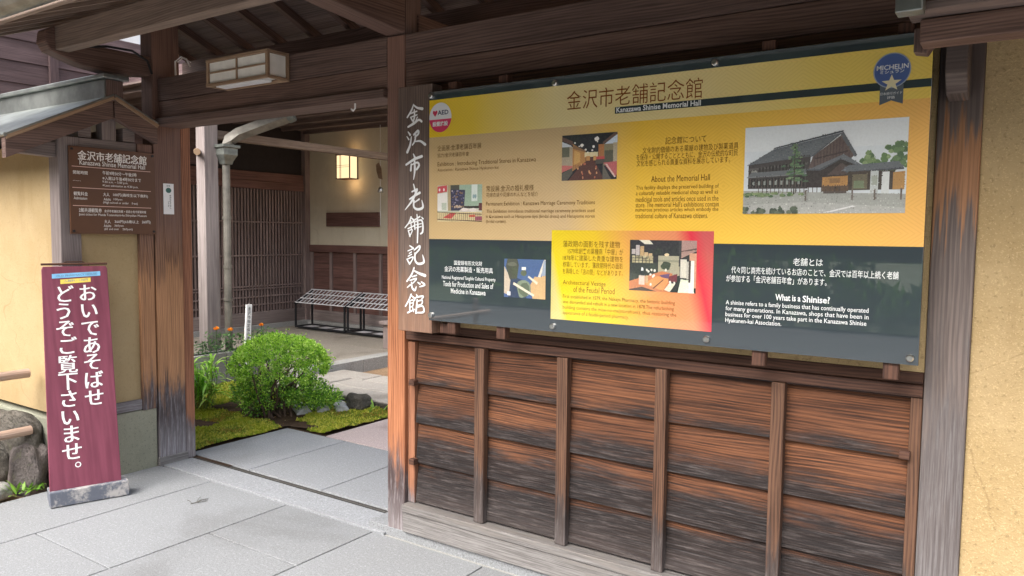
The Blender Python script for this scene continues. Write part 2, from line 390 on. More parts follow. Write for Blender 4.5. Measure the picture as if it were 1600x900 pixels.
# ================================================================== GROUND
struct(MB().box(-150, 150, -150, 150, -.5, -.06).build('ground', M['gravel']))
mb = MB()
def slab(x0, x1, y0, y1, top=0.0, th=.05, g=.004): mb.box(x0+g, x1-g, y0+g, y1-g, top-th, top, 0)
cols = [(-4.90, -4.26), (-4.26, -3.53), (-3.53, -2.835), (-2.835, -2.10), (-2.10, -1.4), (-1.4, -.7), (-.7, 0), (0, .7), (.7, 1.5), (1.5, 2.4)]
for i, (a, b) in enumerate(cols):
    cuts = [-1.6, -.55, .48, 1.5, 2.72] if i == 0 else ([-1.6, -.3, .78, 1.85, 2.9] if i % 2 == 1 else [-1.6, -.62, .33, 1.36, 2.38, 2.9])
    if i == 0: cuts[-1] = 2.9
    for c0, c1 in zip(cuts, cuts[1:]): slab(a, b, c0, c1)
struct(mb.build('pavement', M['granite'], bevel=.003))
struct(MB().box(-4.9, 2.4, -1.6, 4.1, -.058, -.012).build('pavement_bed', M['concrete']))
# stone door sill with two running grooves
mb = MB()
mb.box(-4.81, -2.77, 2.912, 3.125, -.05, .004, 0)
struct(mb.build('door_sill', M['granite_in'], bevel=.003))
mb = MB(); mb.box(-4.81, -2.77, 3.127, 3.187, -.05, -.026, 0); mb.box(-4.81, -2.77, 3.146, 3.156, -.0255, -.004, 0); mb.box(-4.81, -2.77, 3.174, 3.186, -.0255, -.008, 0)
struct(mb.build('sill_groove', plain('dark_track', (.035, .032, .03, 1), .6)))
mb = MB()
for a, b in ((-4.94, -4.27), (-4.27, -3.56), (-3.56, -2.85), (-2.85, -2.1), (-2.1, -1.3), (-1.3, -.4)):
    for c0, c1 in ((3.19, 4.07),): slab(a, b, c0, c1)
struct(mb.build('inner_pavement', M['granite_in'], bevel=.003))
mb = MB(); slab(-4.5, -3.62, 4.075, 4.95); slab(-3.62, -2.7, 4.075, 4.95); slab(-2.7, -1.2, 4.075, 4.95)
struct(mb.build('reddish_pavement', M['redstone'], bevel=.003))
mb = MB(); random.seed(3)
y = 4.97
for row in range(3):
    x = -6.4
    while x < -1:
        w = random.uniform(.45, .9); mb.box(x+.006, x+w-.006, y+.006, y+.31, -.1, .085+random.uniform(-.006, .006), 0); x += w
    y += .315
struct(mb.build('stone_path', M['pathstone'], bevel=.012))
mb = MB(); x = -6.4
while x < -4.6:
    w = random.uniform(.3, .6); mb.box(x+.004, x+w-.004, 4.945+random.uniform(-.008, .008), 4.974, -.05, .07, 0); x += w
struct(mb.build('path_edging', M['rock'], bevel=.01))
struct(MB().box(-6.45, -1, 4.99, 5.9, -.1, .07).build('path_bed', M['gravel']))
struct(MB().box(-6.5, -1, 5.9, 12, -.1, .01).build('gravel_path', M['gravel']))
# raised porch floor with a stone curb
mb = MB()
ys = [5.3, 6.05, 6.9, 7.55, 8.2]; xs = [-9.4, -8.5, -7.5, -6.4]
for c0, c1 in zip(ys, ys[1:]):
    for a, b in zip(xs, xs[1:]): mb.box(a+.003, b-.003, c0+.003, c1-.003, .02, .15, 0)
struct(mb.build('porch_floor', M['porch'], bevel=.003))
mb = MB(); y = 5.3
while y < 10: mb.box(-6.397, -6.21, y+.003, y+.897, -.08, .153, 1); y += .9
struct(mb.build('porch_curb', M['curb'], bevel=.004))
# road the glossy board mirrors
struct(MB().box(-60, 40, -9, -1.62, -.06, -.03).build('road', M['asphalt']))
struct(MB().box(-60, 40, -13.5, -9, -.06, .08).build('far_pavement', M['curb']))

# soil and moss
def mossmesh(poly, cell, zf):
    V = MB(); xs0, xs1 = min(p[0] for p in poly), max(p[0] for p in poly); y0, y1 = min(p[1] for p in poly), max(p[1] for p in poly)
    def inside(x, y):
        r = False; j = len(poly)-1
        for i in range(len(poly)):
            if (poly[i][1] > y) != (poly[j][1] > y) and x < (poly[j][0]-poly[i][0])*(y-poly[i][1])/(poly[j][1]-poly[i][1])+poly[i][0]: r = not r
            j = i
        return r
    return V, inside, (xs0, xs1, y0, y1)
from mathutils import noise as MN
def h0(x, y): return .025*MN.noise(Vector((x*3, y*3, 0)))+.012*MN.noise(Vector((x*11, y*11, 4)))
mb = MB()
def bed(poly, cell=.05, z0=.0):
    V, ins, (a, b, c, d) = mossmesh(poly, cell, 0); nx = int((b-a)/cell)+1; ny = int((d-c)/cell)+1
    base = len(mb.v)
    for j in range(ny+1):
        for i in range(nx+1):
            x = min(a+i*cell, b); y = min(c+j*cell, d); mb.v.append((x, y, z0+.012+h0(x, y)))
    for j in range(ny):
        for i in range(nx):
            q = (base+j*(nx+1)+i, base+j*(nx+1)+i+1, base+(j+1)*(nx+1)+i+1, base+(j+1)*(nx+1)+i)
            if ins(a+(i+.5)*cell, c+(j+.5)*cell):
                mb.f.append(q); mb.uv += [(mb.v[k][0], mb.v[k][1]) for k in q]; mb.col += [(1, 1, 1, 1)]*4
bedA = [(-8.5, 3.15), (-4.95, 3.15), (-4.95, 4.08), (-4.51, 4.08), (-4.51, 4.95), (-6.4, 4.95), (-6.4, 5.2), (-8.5, 5.2)]
bed(bedA, .05, .0)
mb.box(-8.5, -4.45, 3.12, 5.0, -.05, -.006, 0)
struct(mb.build('soil', M['soil']))
_, insA, _ = mossmesh(bedA, 1, 0)
mb = MB(); random.seed(11); n = 0
mossc = [rgb(176, 182, 58), rgb(154, 170, 52), rgb(198, 196, 84), rgb(128, 150, 52), rgb(168, 146, 66)]
bare = [(-5.25, 4.26, .22), (-5.0, 4.16, .16), (-4.82, 4.12, .12), (-5.5, 4.4, .4), (-5.9, 4.25, .22)]
while n < 44000:
    x = random.uniform(-7.0, -4.52); y = random.uniform(3.17, 4.95)
    if not insA(x, y): n += .2; continue
    n += 1
    dmin = min(math.hypot((x-q[0]), (y-q[1])*1.2)-q[2] for q in bare)
    if dmin+.12*MN.noise(Vector((x*9, y*9, 2))) < 0: continue
    if MN.noise(Vector((x*2.3, y*2.3, 9))) < -.42: continue
    k = MN.noise(Vector((x*4, y*4, 7)))
    c = mossc[min(4, max(0, int((k+.5)*3+random.uniform(0, 2))))]
    z = h0(x, y)+.016; r = random.uniform(.008, .02); hh = random.uniform(.008, .024)
    an = random.uniform(0, 6.28); dx, dy = math.cos(an)*r, math.sin(an)*r; tx, ty = random.uniform(-.012, .012), random.uniform(-.012, .012)
    mb.face([(x-dx, y-dy, z-.004), (x+dx, y+dy, z-.004), (x+tx, y+ty, z+hh)], col=c)
    mb.face([(x+dy, y-dx, z-.004), (x-dy, y+dx, z-.004), (x+tx-.004, y+ty, z+hh*.8)], col=c)
for _ in range(130):             # fallen leaves and bits caught in the moss
    x = random.uniform(-6.2, -4.55); y = random.uniform(3.2, 4.9)
    if insA(x, y):
        a = random.uniform(0, 6.28); l = random.uniform(.012, .03); z = h0(x, y)+.03
        mb.face([(x, y, z), (x+l*.5*math.cos(a+.5), y+l*.5*math.sin(a+.5), z+.004), (x+l*math.cos(a), y+l*math.sin(a), z), (x+l*.5*math.cos(a-.5), y+l*.5*math.sin(a-.5), z+.002)], col=random.choice([rgb(120, 84, 50), rgb(150, 110, 70), rgb(90, 62, 44), rgb(190, 170, 120)]))
stuff(mb.build('moss', M['leaf']), 'yellow green moss covering the garden soil behind the gate', 'moss')

# ================================================================== GATE
gate = thing('wooden_gate', 'old dark timber gate with tiled roof, open doorway and boarded wall beneath the panel', 'gate', (-2.7, 3, 0))
# posts
MB().box(-2.76, -2.64, 2.931, 3.05, 0, 2.595, 2).build('gate_post', M['post_mid'], gate, .005)
MB().box(-4.95, -4.82, 2.893, 3.091, .0, 3.0, 2).build('gate_post', M['post_left'], gate, .006)
MB().box(-4.962, -4.812, 2.885, 3.099, -.02, .055, 0).build('post_shoe', M['sill'], gate, .004)
MB().box(-4.93, -4.826, 3.093, 3.165, 0, 2.33, 2).build('door_jamb', M['jamb'], gate, .004)
MB().box(-.27, -.14, 2.931, 3.08, 0, 2.5, 2).build('gate_post', M['post_right'], gate, .006)
MB().box(-2.638, -2.592, 2.955, 3.03, .19, 1.04, 2).build('door_jamb', M['jamb'], gate, .004)
# lintel: two stacked beams and the lip above the doorway
mb = MB(); mb.box(-4.819, -2.762, 2.93, 3.07, 2.452, 2.598, 0); mb.box(-2.638, 2.2, 2.934, 3.07, 2.452, 2.596, 0)
mb.build('upper_lintel', M['beam'], gate, .005)
mb = MB(); mb.box(-4.819, -2.762, 2.934, 3.06, 2.335, 2.449, 0); mb.box(-2.638, 2.2, 2.938, 3.06, 2.336, 2.449, 0)
mb.build('lower_lintel', M['beam2'], gate, .004)
MB().box(-4.818, -2.762, 2.905, 3.09, 2.288, 2.334, 0).build('door_head', M['beam'], gate, .004)
mb = MB(); mb.box(-2.638, -.272, 2.95, 3.04, 2.296, 2.334, 0); mb.build('head_rail', M['rail'], gate, .003)
# arms that carry the eave beam: one curved log on the left post, one square on the middle post
prof = [(2.98, 2.625), (2.98, 2.735), (2.6, 2.735), (2.45, 2.77), (2.3, 2.80), (2.25, 2.77), (2.24, 2.70), (2.27, 2.655), (2.34, 2.63), (2.45, 2.60), (2.6, 2.585), (2.75, 2.59), (2.89, 2.61)]
MB().prism(prof, 0, -4.945, -4.83, 1).build('bracket_arm', M['beam2'], gate, .012)
MB().prism([(2.93, 2.60), (2.93, 2.77), (2.27, 2.80), (2.27, 2.66), (2.42, 2.64)], 0, -2.765, -2.635, 1).build('bracket_arm', M['beam2'], gate, .006)
MB().prism([(2.93, 2.60), (2.93, 2.77), (2.27, 2.80), (2.27, 2.66), (2.42, 2.64)], 0, -.275, -.135, 1).build('bracket_arm', M['beam2'], gate, .006)
MB().prism([(3.52, 2.62), (3.52, 2.715), (3.03, 2.715), (3.03, 2.6)], 0, -2.765, -2.635, 1).build('bracket_arm', M['beam2'], gate, .006)
MB().box(-5.0, 2.3, 2.30, 2.38, 2.66, 2.80, 0).build('eave_beam', M['eave'], gate, .005)
MB().box(-5.3, 2.3, 3.42, 3.5, 2.72, 2.85, 0).build('eave_beam', M['beam'], gate, .005)
MB().box(-5.3, 2.3, 2.915, 2.985, 3.03, 3.10, 0).build('ridge_beam', M['beam'], gate, .004)
# short struts from lintel to ridge
for x in (-2.755, -.26): MB().box(x, x+.11, 2.94, 3.06, 2.6, 3.028, 2).build('ridge_strut', M['beam'], gate, .004)
SL = .41
def roofz(y): return 3.12-SL*abs(y-2.95)
rf = MB(); rf.box(-.02, .02, 0, 0, 0, 0) if False else None
for side in (-1, 1):
    x = -5.32
    while x < 2.3:
        yb = 1.75 if side < 0 else 3.7
        o = MB().beam((x, 2.95+side*.02, roofz(2.95+side*.02)-.005), (x, yb, roofz(yb)-.005), .042, .05).build('rafter', M['eave'] if side < 0 else M['beam'], gate)
        x += .345
def slope(name, y0, y1, th, lift, mat, x0=-5.12, x1=2.4, bev=0):
    z0, z1 = roofz(y0)+lift, roofz(y1)+lift
    return MB().solid([(x0, y0, z0), (x1, y0, z0), (x1, y1, z1), (x0, y1, z1), (x0, y0, z0+th), (x1, y0, z0+th), (x1, y1, z1+th), (x0, y1, z1+th)],
                      [(0,3,2,1),(4,5,6,7),(0,1,5,4),(1,2,6,5),(2,3,7,6),(3,0,4,7)], 0) or None
for y0, y1 in ((1.72, 2.945), (2.955, 3.72)):
    mb = MB(); k = 7
    for i in range(k):
        a = y0+(y1-y0)*i/k+.002; b = y0+(y1-y0)*(i+1)/k-.002
        z0, z1 = roofz(a)+.024, roofz(b)+.024
        mb.solid([(-5.37, a, z0), (2.4, a, z0), (2.4, b, z1), (-5.37, b, z1), (-5.37, a, z0+.014), (2.4, a, z0+.014), (2.4, b, z1+.014), (-5.37, b, z1+.014)],
                 [(0,3,2,1),(4,5,6,7),(0,1,5,4),(1,2,6,5),(2,3,7,6),(3,0,4,7)], 0)
    mb.build('roof_boarding', M['soffit'], gate)
MB().box(-5.38, 2.42, 1.69, 1.718, roofz(1.7)-.035, roofz(1.7)+.055, 0).build('fascia', M['eave'], gate, .003)
mb = MB(); rt_ = mb
tilez = lambda y: roofz(y)+.045
for y0, y1 in ((1.66, 2.945), (2.955, 3.76)):
    z0, z1 = tilez(y0), tilez(y1)
    mb.solid([(-5.4, y0, z0), (2.45, y0, z0), (2.45, y1, z1), (-5.4, y1, z1), (-5.4, y0, z0+.03), (2.45, y0, z0+.03), (2.45, y1, z1+.03), (-5.4, y1, z1+.03)],
             [(0,3,2,1),(4,5,6,7),(0,1,5,4),(1,2,6,5),(2,3,7,6),(3,0,4,7)], 0)
    x = -5.36
    while x < 2.45:
        mb.tube([(x, y0-.01, z0+.03), (x, y1, z1+.03)], .035, 8); x += .24
mb.tube([(-5.41, 2.95, 3.25), (2.46, 2.95, 3.25)], .09, 10)
mb.build('tiled_roof', M['tile'], gate)
mb = MB(); gp = [(1.58+.07*math.cos(a), 2.60+.07*math.sin(a)) for a in [math.pi+math.pi*i/10 for i in range(11)]]
gp = gp+[(p[0]*.0+1.58+(p[0]-1.58)*.93, 2.60+(p[1]-2.60)*.93) for p in gp[::-1]]
mb.prism(gp, 0, -5.45, 2.5, 0); mb.build('gutter', M['copper'], gate)

# boarded lower wall: four lapped boards, battens, rails, sill
wall = MB(); wall.box(-2.59, -.27, 3.0, 3.03, .2, 1.04, 0)
edges = [-2.585, -2.158, -1.698, -1.227, -.755, -.29]
random.seed(21)
for i in range(4):
    zt = 1.04-.2085*i; zb = zt-.2085
    for a, b in zip(edges, edges[1:]):
        prof = [(2.957, zb-.004), (2.996, zb-.004), (2.996, zt), (2.981, zt)]
        V = [(x, p[0], p[1]) for x in (a+.001, b-.001) for p in prof]
        ou = random.uniform(0, 50); k = float(random.randint(0, 60))
        i0 = len(wall.v); wall.v += V
        for f in [(0,3,2,1),(4,5,6,7),(0,4,7,3),(3,7,6,2),(2,6,5,1),(1,5,4,0)]:
            wall.f.append(tuple(i0+q for q in f)); wall.col += [(1, 1, 1, 1)]*4
            wall.uv += [(V[q][0]+ou, k+max(.001, min(.2095, V[q][2]-zb))) for q in f]
bw = wall.build('boarded_wall', M['board'], gate)
bz = [(-2.187, -2.13), (-1.726, -1.67), (-1.253, -1.202), (-.78, -.73)]
for a, b in bz: MB().box(a, b, 2.928, 2.968, .19, 1.05, 2).build('batten', M['batten'], bw, .004)
MB().box(-.31, -.272, 2.945, 3.0, .19, 1.05, 2).build('batten', M['batten'], bw, .004)
MB().box(-2.636, -.272, 2.935, 3.03, 1.052, 1.093, 0).build('top_rail', M['rail'], bw, .004)
MB().box(-2.636, -.272, 2.948, 3.03, 1.0955, 1.139, 0).build('top_rail', M['rail'], bw, .004)
MB().box(-2.638, -.272, 2.905, 3.03, .148, .188, 0).build('bottom_rail', M['sill'], bw, .004)
MB().box(-2.638, -.272, 2.912, 3.03, .04, .146, 0).build('ground_sill', M['sill'], bw, .005)
for x, z in ((-2.588, .83), (-2.588, .415), (-.318, .845)):
    MB().box(x-.018, x+.016, 2.925, 2.99, z-.014, z+.016, 0).build('wedge', M['rail'], bw, .003)
MB().box(-2.9, -.1, 2.93, 3.08, -.05, .038, 0).build('stone_footing', M['granite'], gate, .004)
MB().box(-2.638, -.272, 2.942, 2.99, 1.14, 2.296).build('plaster_infill', M['ochre_rough'], gate)
# cable and insulators on the left post
mb = MB(); mb.tube([(-4.825, 2.42, 2.70), (-4.82, 2.6, 2.74), (-4.815, 2.76, 2.745), (-4.812, 2.86, 2.70), (-4.81, 2.89, 2.62)], .008, 6)
mb.build('cable', M['cable'], gate)
mb = MB(); mb.tube([(-4.80, 3.05, 2.64), (-4.80, 3.05, 2.73), (-4.78, 3.08, 2.765), (-4.75, 3.1, 2.75), (-4.74, 3.12, 2.70)], .006, 6)
mb.tube([(-4.76, 3.04, 2.72), (-4.76, 3.08, 2.755), (-4.73, 3.12, 2.73)], .004, 6)
mb.build('wire_loop', M['white'], gate)
MB().tube([(-3.02, 2.96, 2.288), (-3.02, 2.96, 2.262), (-3.035, 2.96, 2.25), (-3.05, 2.96, 2.262)], .005, 6).build('hook', M['white'], gate)

# ================================================================== LEFT EARTHEN WALL with its own little roof
lw = thing('earthen_wall', 'ochre plastered garden wall with a small gabled metal roof, left of the gate', 'wall', (-6, 2.6, 0))
mb = MB(); mb.box(-9, -4.845, 2.31, 2.88, .44, 2.12); mb.build('plaster', M['ochre'], lw)
MB().box(-4.94, -4.82, 2.291, 2.415, .48, 2.16, 2).build('corner_post', M['stub'], lw, .006)
MB().box(-4.94, -4.822, 2.782, 2.884, .40, 2.16, 2).build('corner_post', M['post_left'], lw, .006)
MB().box(-4.94, -4.826, 2.418, 2.78, .41, .478, 1).build('sill_beam', M['stub'], lw, .004)
MB().box(-4.94, -4.83, 2.418, 2.78, 2.08, 2.16, 1).build('head_beam', M['stub'], lw, .004)
MB().prism([(2.04, 2.07), (2.06, 2.04), (2.29, 2.03), (2.29, 2.12), (2.04, 2.12)], 0, -4.92, -4.84, 1).build('eave_bracket', M['stub'], lw, .004)
mb = MB(); mb.box(-9, -4.832, 2.30, 2.886, -.05, .405); mb.build('rendered_base', M['base'], lw, .01)
MB().box(-4.9, -4.828, 2.56, 2.65, 2.16, 2.44, 2).build('gable_strut', M['stub'], lw, .004)
MB().box(-9, -4.84, 2.42, 2.5, 2.165, 2.25, 0).build('wall_plate', M['stub'], lw, .004)
MB().box(-9, -4.84, 2.7, 2.78, 2.165, 2.25, 0).build('wall_plate', M['stub'], lw, .004)
pz = lambda y: 2.425-.5*abs(y-2.6)
for side, y1 in ((-1, 1.98), (1, 2.884)):
    yc = 2.6+side*.004
    mb = MB(); mb.solid([(x, y, pz(y)+dz) for x in (-9, -4.74) for y, dz in ((yc, 0), (y1, 0), (y1, .018), (yc, .018))],
                        [(0,1,2,3),(7,6,5,4),(0,4,5,1),(1,5,6,2),(2,6,7,3),(3,7,4,0)], 0)
    if side < 0: mb.tube([(-9, y1-.005, pz(y1)+.008), (-4.738, y1-.005, pz(y1)+.008)], .012, 8)
    mb.build('metal_roof', M['zinc'], lw, .002)
    mb = MB(); mb.solid([(x, y, pz(y)+dz) for x in (-4.80, -4.752) for y, dz in ((yc, -.13), (y1, -.12), (y1, -.008), (yc, -.008))],
                        [(0,1,2,3),(7,6,5,4),(0,4,5,1),(1,5,6,2),(2,6,7,3),(3,7,4,0)], 1)
    mb.build('barge_board', M['beam'], lw, .003)
    mb = MB(); mb.beam((-4.745, yc, pz(yc)-.006), (-4.745, y1, pz(y1)-.006), .012, .02)
    mb.build('verge_trim', M['pale'], lw)
mb = MB(); mb.box(-9, -4.755, 2.545, 2.66, 2.40, 2.525, 0); mb.build('ridge', M['zinc'], lw, .004)
MB().box(-4.754, -4.742, 2.55, 2.655, 2.4, 2.523, 2).build('ridge_end', M['beam'], lw, .002)
MB().box(-9, -4.72, 2.52, 2.685, 2.527, 2.555, 0).build('ridge_cap', M['zinc'], lw, .006)

# rocks in front of the earthen wall
def rock(name, c, r, mat, seed, flat=.75, label=None, cat='rock', group=None, nx=22, ny=14):
    mb = MB(); V = []
    for j in range(ny+1):
        th = math.pi*j/ny
        for i in range(nx):
            ph = 2*math.pi*i/nx; d = Vector((math.sin(th)*math.cos(ph), math.sin(th)*math.sin(ph), math.cos(th)))
            k = 1+.34*MN.noise(d*1.2+Vector((seed, 0, 0)))+.2*abs(MN.noise(d*2.6+Vector((0, seed, 0))))+.07*MN.noise(d*7+Vector((0, 0, seed)))
            mx = max(abs(d.x), abs(d.y), abs(d.z)); e = d*(.45+.55/mx**.8)
            e = e+Vector((MN.noise(e*4+Vector((seed, 0, 0))), MN.noise(e*4+Vector((0, seed, 0))), MN.noise(e*4+Vector((0, 0, seed)))))*.12
            V.append((c[0]+e.x*r[0]*k, c[1]+e.y*r[1]*k, c[2]+max(-.95, e.z)*r[2]*k))
    F = [(j*nx+i, j*nx+(i+1) % nx, (j+1)*nx+(i+1) % nx, (j+1)*nx+i) for j in range(ny) for i in range(nx)]
    F = [f[::-1] for f in F]
    mb.solid(V, F, 0); o = mb.build(name, mat, smooth=False)
    s = o.modifiers.new('sub', 'SUBSURF'); s.levels = 1; s.render_levels = 1
    recentre(o)
    if label: tag(o, label, cat, group)
    return o
rock('boulder', (-5.45, 2.26, .25), (.38, .08, .15), M['rock'], 3.1, label='brown boulder below the ochre wall, upper one behind the bamboo rail')
rock('boulder', (-5.17, 2.22, .08), (.17, .08, .17), M['rock2'], 8.4, label='pale pinkish boulder at the wall foot beside the leaning red sign')
rock('boulder', (-5.5, 2.12, .05), (.15, .1, .13), M['rock'], 5.2, label='dark mossy boulder at the left edge under the bamboo rail')
rock('kerb_stone', (-5.12, 1.98, .0), (.1, .1, .05), M['concrete'], 2.2, label='small round grey stone on the ground at far left')
# bamboo rail fence running towards the viewer
bf = thing('bamboo_fence', 'low bamboo pole fence with two rails at the left edge', 'fence', (-5.18, 1.2, 0))
for z, y1, x in ((.695, 2.24, -5.17), (.342, 2.22, -5.12)):
    mb = MB(); pts = [(x, -1.6+(y1+1.6)*i/12, z+.003*math.sin(i*2.1)) for i in range(13)]
    mb.tube(pts, [.026 if i % 4 else .029 for i in range(13)], 12); mb.build('rail', M['bamboo'], bf, smooth=False)
for y in (2.03, .9, -.3, -1.4):
    MB().tube([(-5.215, y, 0), (-5.215, y, .86)], .03, 10).build('fence_post', M['bamboo'], bf)
    mb = MB()
    for z in (.695, .342): mb.tube([(-5.24, y-.02, z-.04), (-5.4, y, z+.035), (-5.24, y+.02, z+.035), (-5.13, y+.015, z-.045)], .006, 6)
    mb.build('rope_tie', M['black'], bf)
# sprouts by the kerb stone
def blades(mb, c, n, L, w, cols_, spread=1.0, droop=.6, seed=0, zlo=.0):
    rnd = random.Random(seed)
    for _ in range(n):
        an = rnd.uniform(0, 6.28); el = rnd.uniform(.25, 1.3); l = L*rnd.uniform(.6, 1.15); cc = rnd.choice(cols_)
        b = Vector((c[0]+rnd.gauss(0, .03*spread), c[1]+rnd.gauss(0, .03*spread), c[2]+rnd.uniform(0, zlo)))
        d = Vector((math.cos(an)*math.cos(el), math.sin(an)*math.cos(el), math.sin(el))); sd_ = d.cross(Vector((0, 0, 1))).normalized()*w
        p = b.copy(); prev = None
        for i in range(5):
            t = i/4; ww = math.sin(math.pi*(.12+.88*t))*.95+.05
            q = (p-sd_*ww, p+sd_*ww)
            if prev: mb.face([prev[0], prev[1], q[1], q[0]], col=cc)
            prev = q; p = p+d*l/4; d = (d+Vector((0, 0, -droop*.35))).normalized()
gl = [rgb(120, 165, 60), rgb(100, 145, 50), rgb(140, 180, 80)]
mb = MB(); blades(mb, (-5.0, 2.13, 0), 26, .1, .009, gl, 1.2, .5, 5)
tag(recentre(mb.build('weed', M['leaf'])), 'tuft of bright green weed at the foot of the pale boulder', 'plant')

# ================================================================== RIGHT PLASTER WALL
rw = thing('plaster_wall', 'rough ochre plastered wall at the right edge with a low eave', 'wall', (1, 3, 0))
MB().box(-.139, 2.6, 2.95, 3.5, .0, 2.36).build('plaster', M['ochre_rough'], rw)
MB().box(-.29, 2.6, 2.55, 2.64, 2.168, 2.238, 0).build('eave_beam', M['beam2'], rw, .005)
MB().box(-.318, 2.6, 2.462, 2.6, 2.2405, 2.264, 0).build('eave_board', M['soffit'], rw, .002)
MB().prism([(-.316, 2.165), (-.316, 2.236), (-.262, 2.236), (-.262, 2.185), (-.28, 2.157)], 1, 2.645, 2.70, 2).build('eave_bracket', M['beam'], rw, .003)
MB().prism([(2.78, 2.115), (2.78, 2.235), (2.93, 2.235), (2.93, 2.05), (2.83, 2.06)], 0, -.24, -.178, 1).build('post_bracket', M['post_right'], rw, .005)
mb = MB(); mb.box(-.338, 2.6, 2.405, 2.455, 2.266, 2.33, 0); mb.box(-.338, -.268, 2.40, 2.46, 2.226, 2.335, 0); mb.build('gutter', M['zinc'], rw, .004)
mb = MB(); mb.solid([(x, y, z) for x in (-.33, 2.6) for y, z in ((2.462, 2.27), (3.2, 2.56), (3.2, 2.6), (2.462, 2.31))],
                    [(0,1,2,3),(7,6,5,4),(0,4,5,1),(1,5,6,2),(2,6,7,3),(3,7,4,0)], 0); mb.build('eave_roof', M['zinc'], rw)

# ================================================================== INFORMATION BOARD
PY = 2.80
PX0, PX1, PZ0, PZ1 = -2.367, -.277, 1.182, 2.262
panel = thing('information_board', 'large glossy yellow, orange and grey information board bolted to the gate wall', 'sign', (-1.322, 2.8, 1.182))
def printed(name, colfn, wave=True, rough=.5):
    t = NT(name); x, y, z = t.xyz(t.pos()); c = colfn(t, x, z)
    if wave:
        def tri(v, p): return t.math('ABSOLUTE', t.math('SUBTRACT', t.math('FRACT', t.math('DIVIDE', v, p)), .5))
        d = t.math('ADD', t.math('MULTIPLY', tri(x, .27), .27), t.math('MULTIPLY', tri(z, .17), .24))
        s = t.math('SINE', t.math('MULTIPLY', d, 330))
        c = t.mix(t.mr(s, .1, .8, 0, .2), c, t.mix(1, c, (.72, .68, .6, 1), 'MULTIPLY'))
    t.P(Base_Color=c, Roughness=rough, Coat_Weight=1.0, Coat_IOR=2.1, Coat_Roughness=.015)
    t.b.inputs['Specular IOR Level'].default_value = .0
    w = t.noise(t.pos(), 2.2, 1); nd = t.bump(w, .012, .01); t.P(Coat_Normal=nd)
    return t.m
def ramp(t, v, stops):
    nd = t.n('ValToRGB'); cr = nd.color_ramp; t.set(nd.inputs[0], v)
    while len(cr.elements) < len(stops): cr.elements.new(.5)
    for e, (p, c) in zip(cr.elements, stops): e.position = p; e.color = c
    return nd.outputs[0]
px = lambda t, x: t.mr(x, PX0, PX1, 0, 1, False)
GREY = (.042, .054, .062, 1)
M['p_grey'] = printed('board_grey', lambda t, x, z: GREY, False)
M['p_top'] = printed('board_yellow_band', lambda t, x, z: ramp(t, px(t, x), [(0, (.9, .62, .03, 1)), (.12, (.9, .64, .07, 1)), (.34, (.88, .74, .38, 1)), (.64, (.88, .72, .34, 1)), (.85, (.9, .68, .17, 1)), (1, (.9, .66, .14, 1))]))
M['p_mid'] = printed('board_tan_orange', lambda t, x, z: ramp(t, px(t, x), [(0, (.62, .44, .22, 1)), (.36, (.66, .48, .26, 1)), (.44, (.82, .54, .16, 1)), (.52, (.92, .57, .07, 1)), (.75, (.92, .57, .1, 1)), (1, (.9, .5, .15, 1))]))
M['p_box'] = printed('board_feature_box', lambda t, x, z: ramp(t, t.mr(t.math('ADD', x, t.math('MULTIPLY', z, .25)), -1.685+.36, -.975+.36, 0, 1, False),
    [(0, (.62, .55, .22, 1)), (.05, (.80, .62, .03, 1)), (.35, (.80, .55, .04, 1)), (.62, (.76, .33, .12, 1)), (.84, (.76, .28, .14, 1)), (.93, (.72, .05, .08, 1)), (1, (.6, .12, .12, 1))]))
MB().box(PX0, PX1, PY, PY+.012, PZ0, PZ1).build('backing_sheet', M['p_grey'], panel, .002)
L1 = .0004
def sheet(x0, x1, z0, z1, lift): return MB().box(x0, x1, PY-lift, PY+.004, z0, z1)
sheet(PX0+.001, PX1-.001, 2.049, 2.222, L1).build('heading_band', M['p_top'], panel)
sheet(PX0+.001, PX1-.001, 1.572, 2.049, L1).build('main_field', M['p_mid'], panel)
sheet(-1.684, -.975, 1.238, 1.618, L1*2).build('feature_box', M['p_box'], panel)
sheet(-1.397, PX1-.001, 2.085, 2.111, L1*2).build('heading_stripe', M['p_grey'], panel)
def pfn(lift0=.0016): return lambda x, z, l=0: (x, PY-lift0-l, z)
def ink(name, col): return printed(name, lambda t, x, z: col, False)
I = {'brown': ink('brown_ink', rgb(140, 78, 34)), 'dark': ink('dark_ink', rgb(100, 72, 38)), 'white': ink('white_ink', (.86, .87, .88, 1))}
mbk = {}
def ln(s, x0, x1, z, col='dark', **k):
    if col == 'dark': k.setdefault('bold', -.007)
    key = (col, 0 if x1 < -1.7 and z > 1.86 else 1 if z > 1.64 and x1 < -1.4 else 2 if z > 1.64 else 3 if x1 < -1.9 else 4 if x1 < -1.1 else 5)
    write(mbk.setdefault(key, MB()), s, pfn(), x0, x1, z, **k)
head = MB(); write(head, '金沢市老舗記念館', pfn(), -1.619, -1.035, 2.155, h=.078, bold=-.004)
head.build('heading', I['brown'], panel)
ln('Kanazawa Shinise Memorial Hall', -1.39, -1.04, 2.099, 'white', h=.021, bold=.02)
ln('企画展:金澤老舗百年展', -2.315, -2.06, 1.996, 'dark', h=.026)
ln('協力/金沢老舗百年會', -2.315, -2.13, 1.963, 'dark', h=.02)
ln('Exhibition : Introducing Traditional Stores in Kanazawa', -2.314, -1.768, 1.919, 'dark', h=.026)
ln('Association : Kanazawa Shinise Hyakunen-kai', -2.314, -1.965, 1.893, 'dark', h=.018)
ln('常設展:金沢の婚礼模様', -2.03, -1.778, 1.801, 'dark', h=.027)
ln('花嫁衣装や花嫁のれんなどを紹介', -2.03, -1.755, 1.773, 'dark', h=.02)
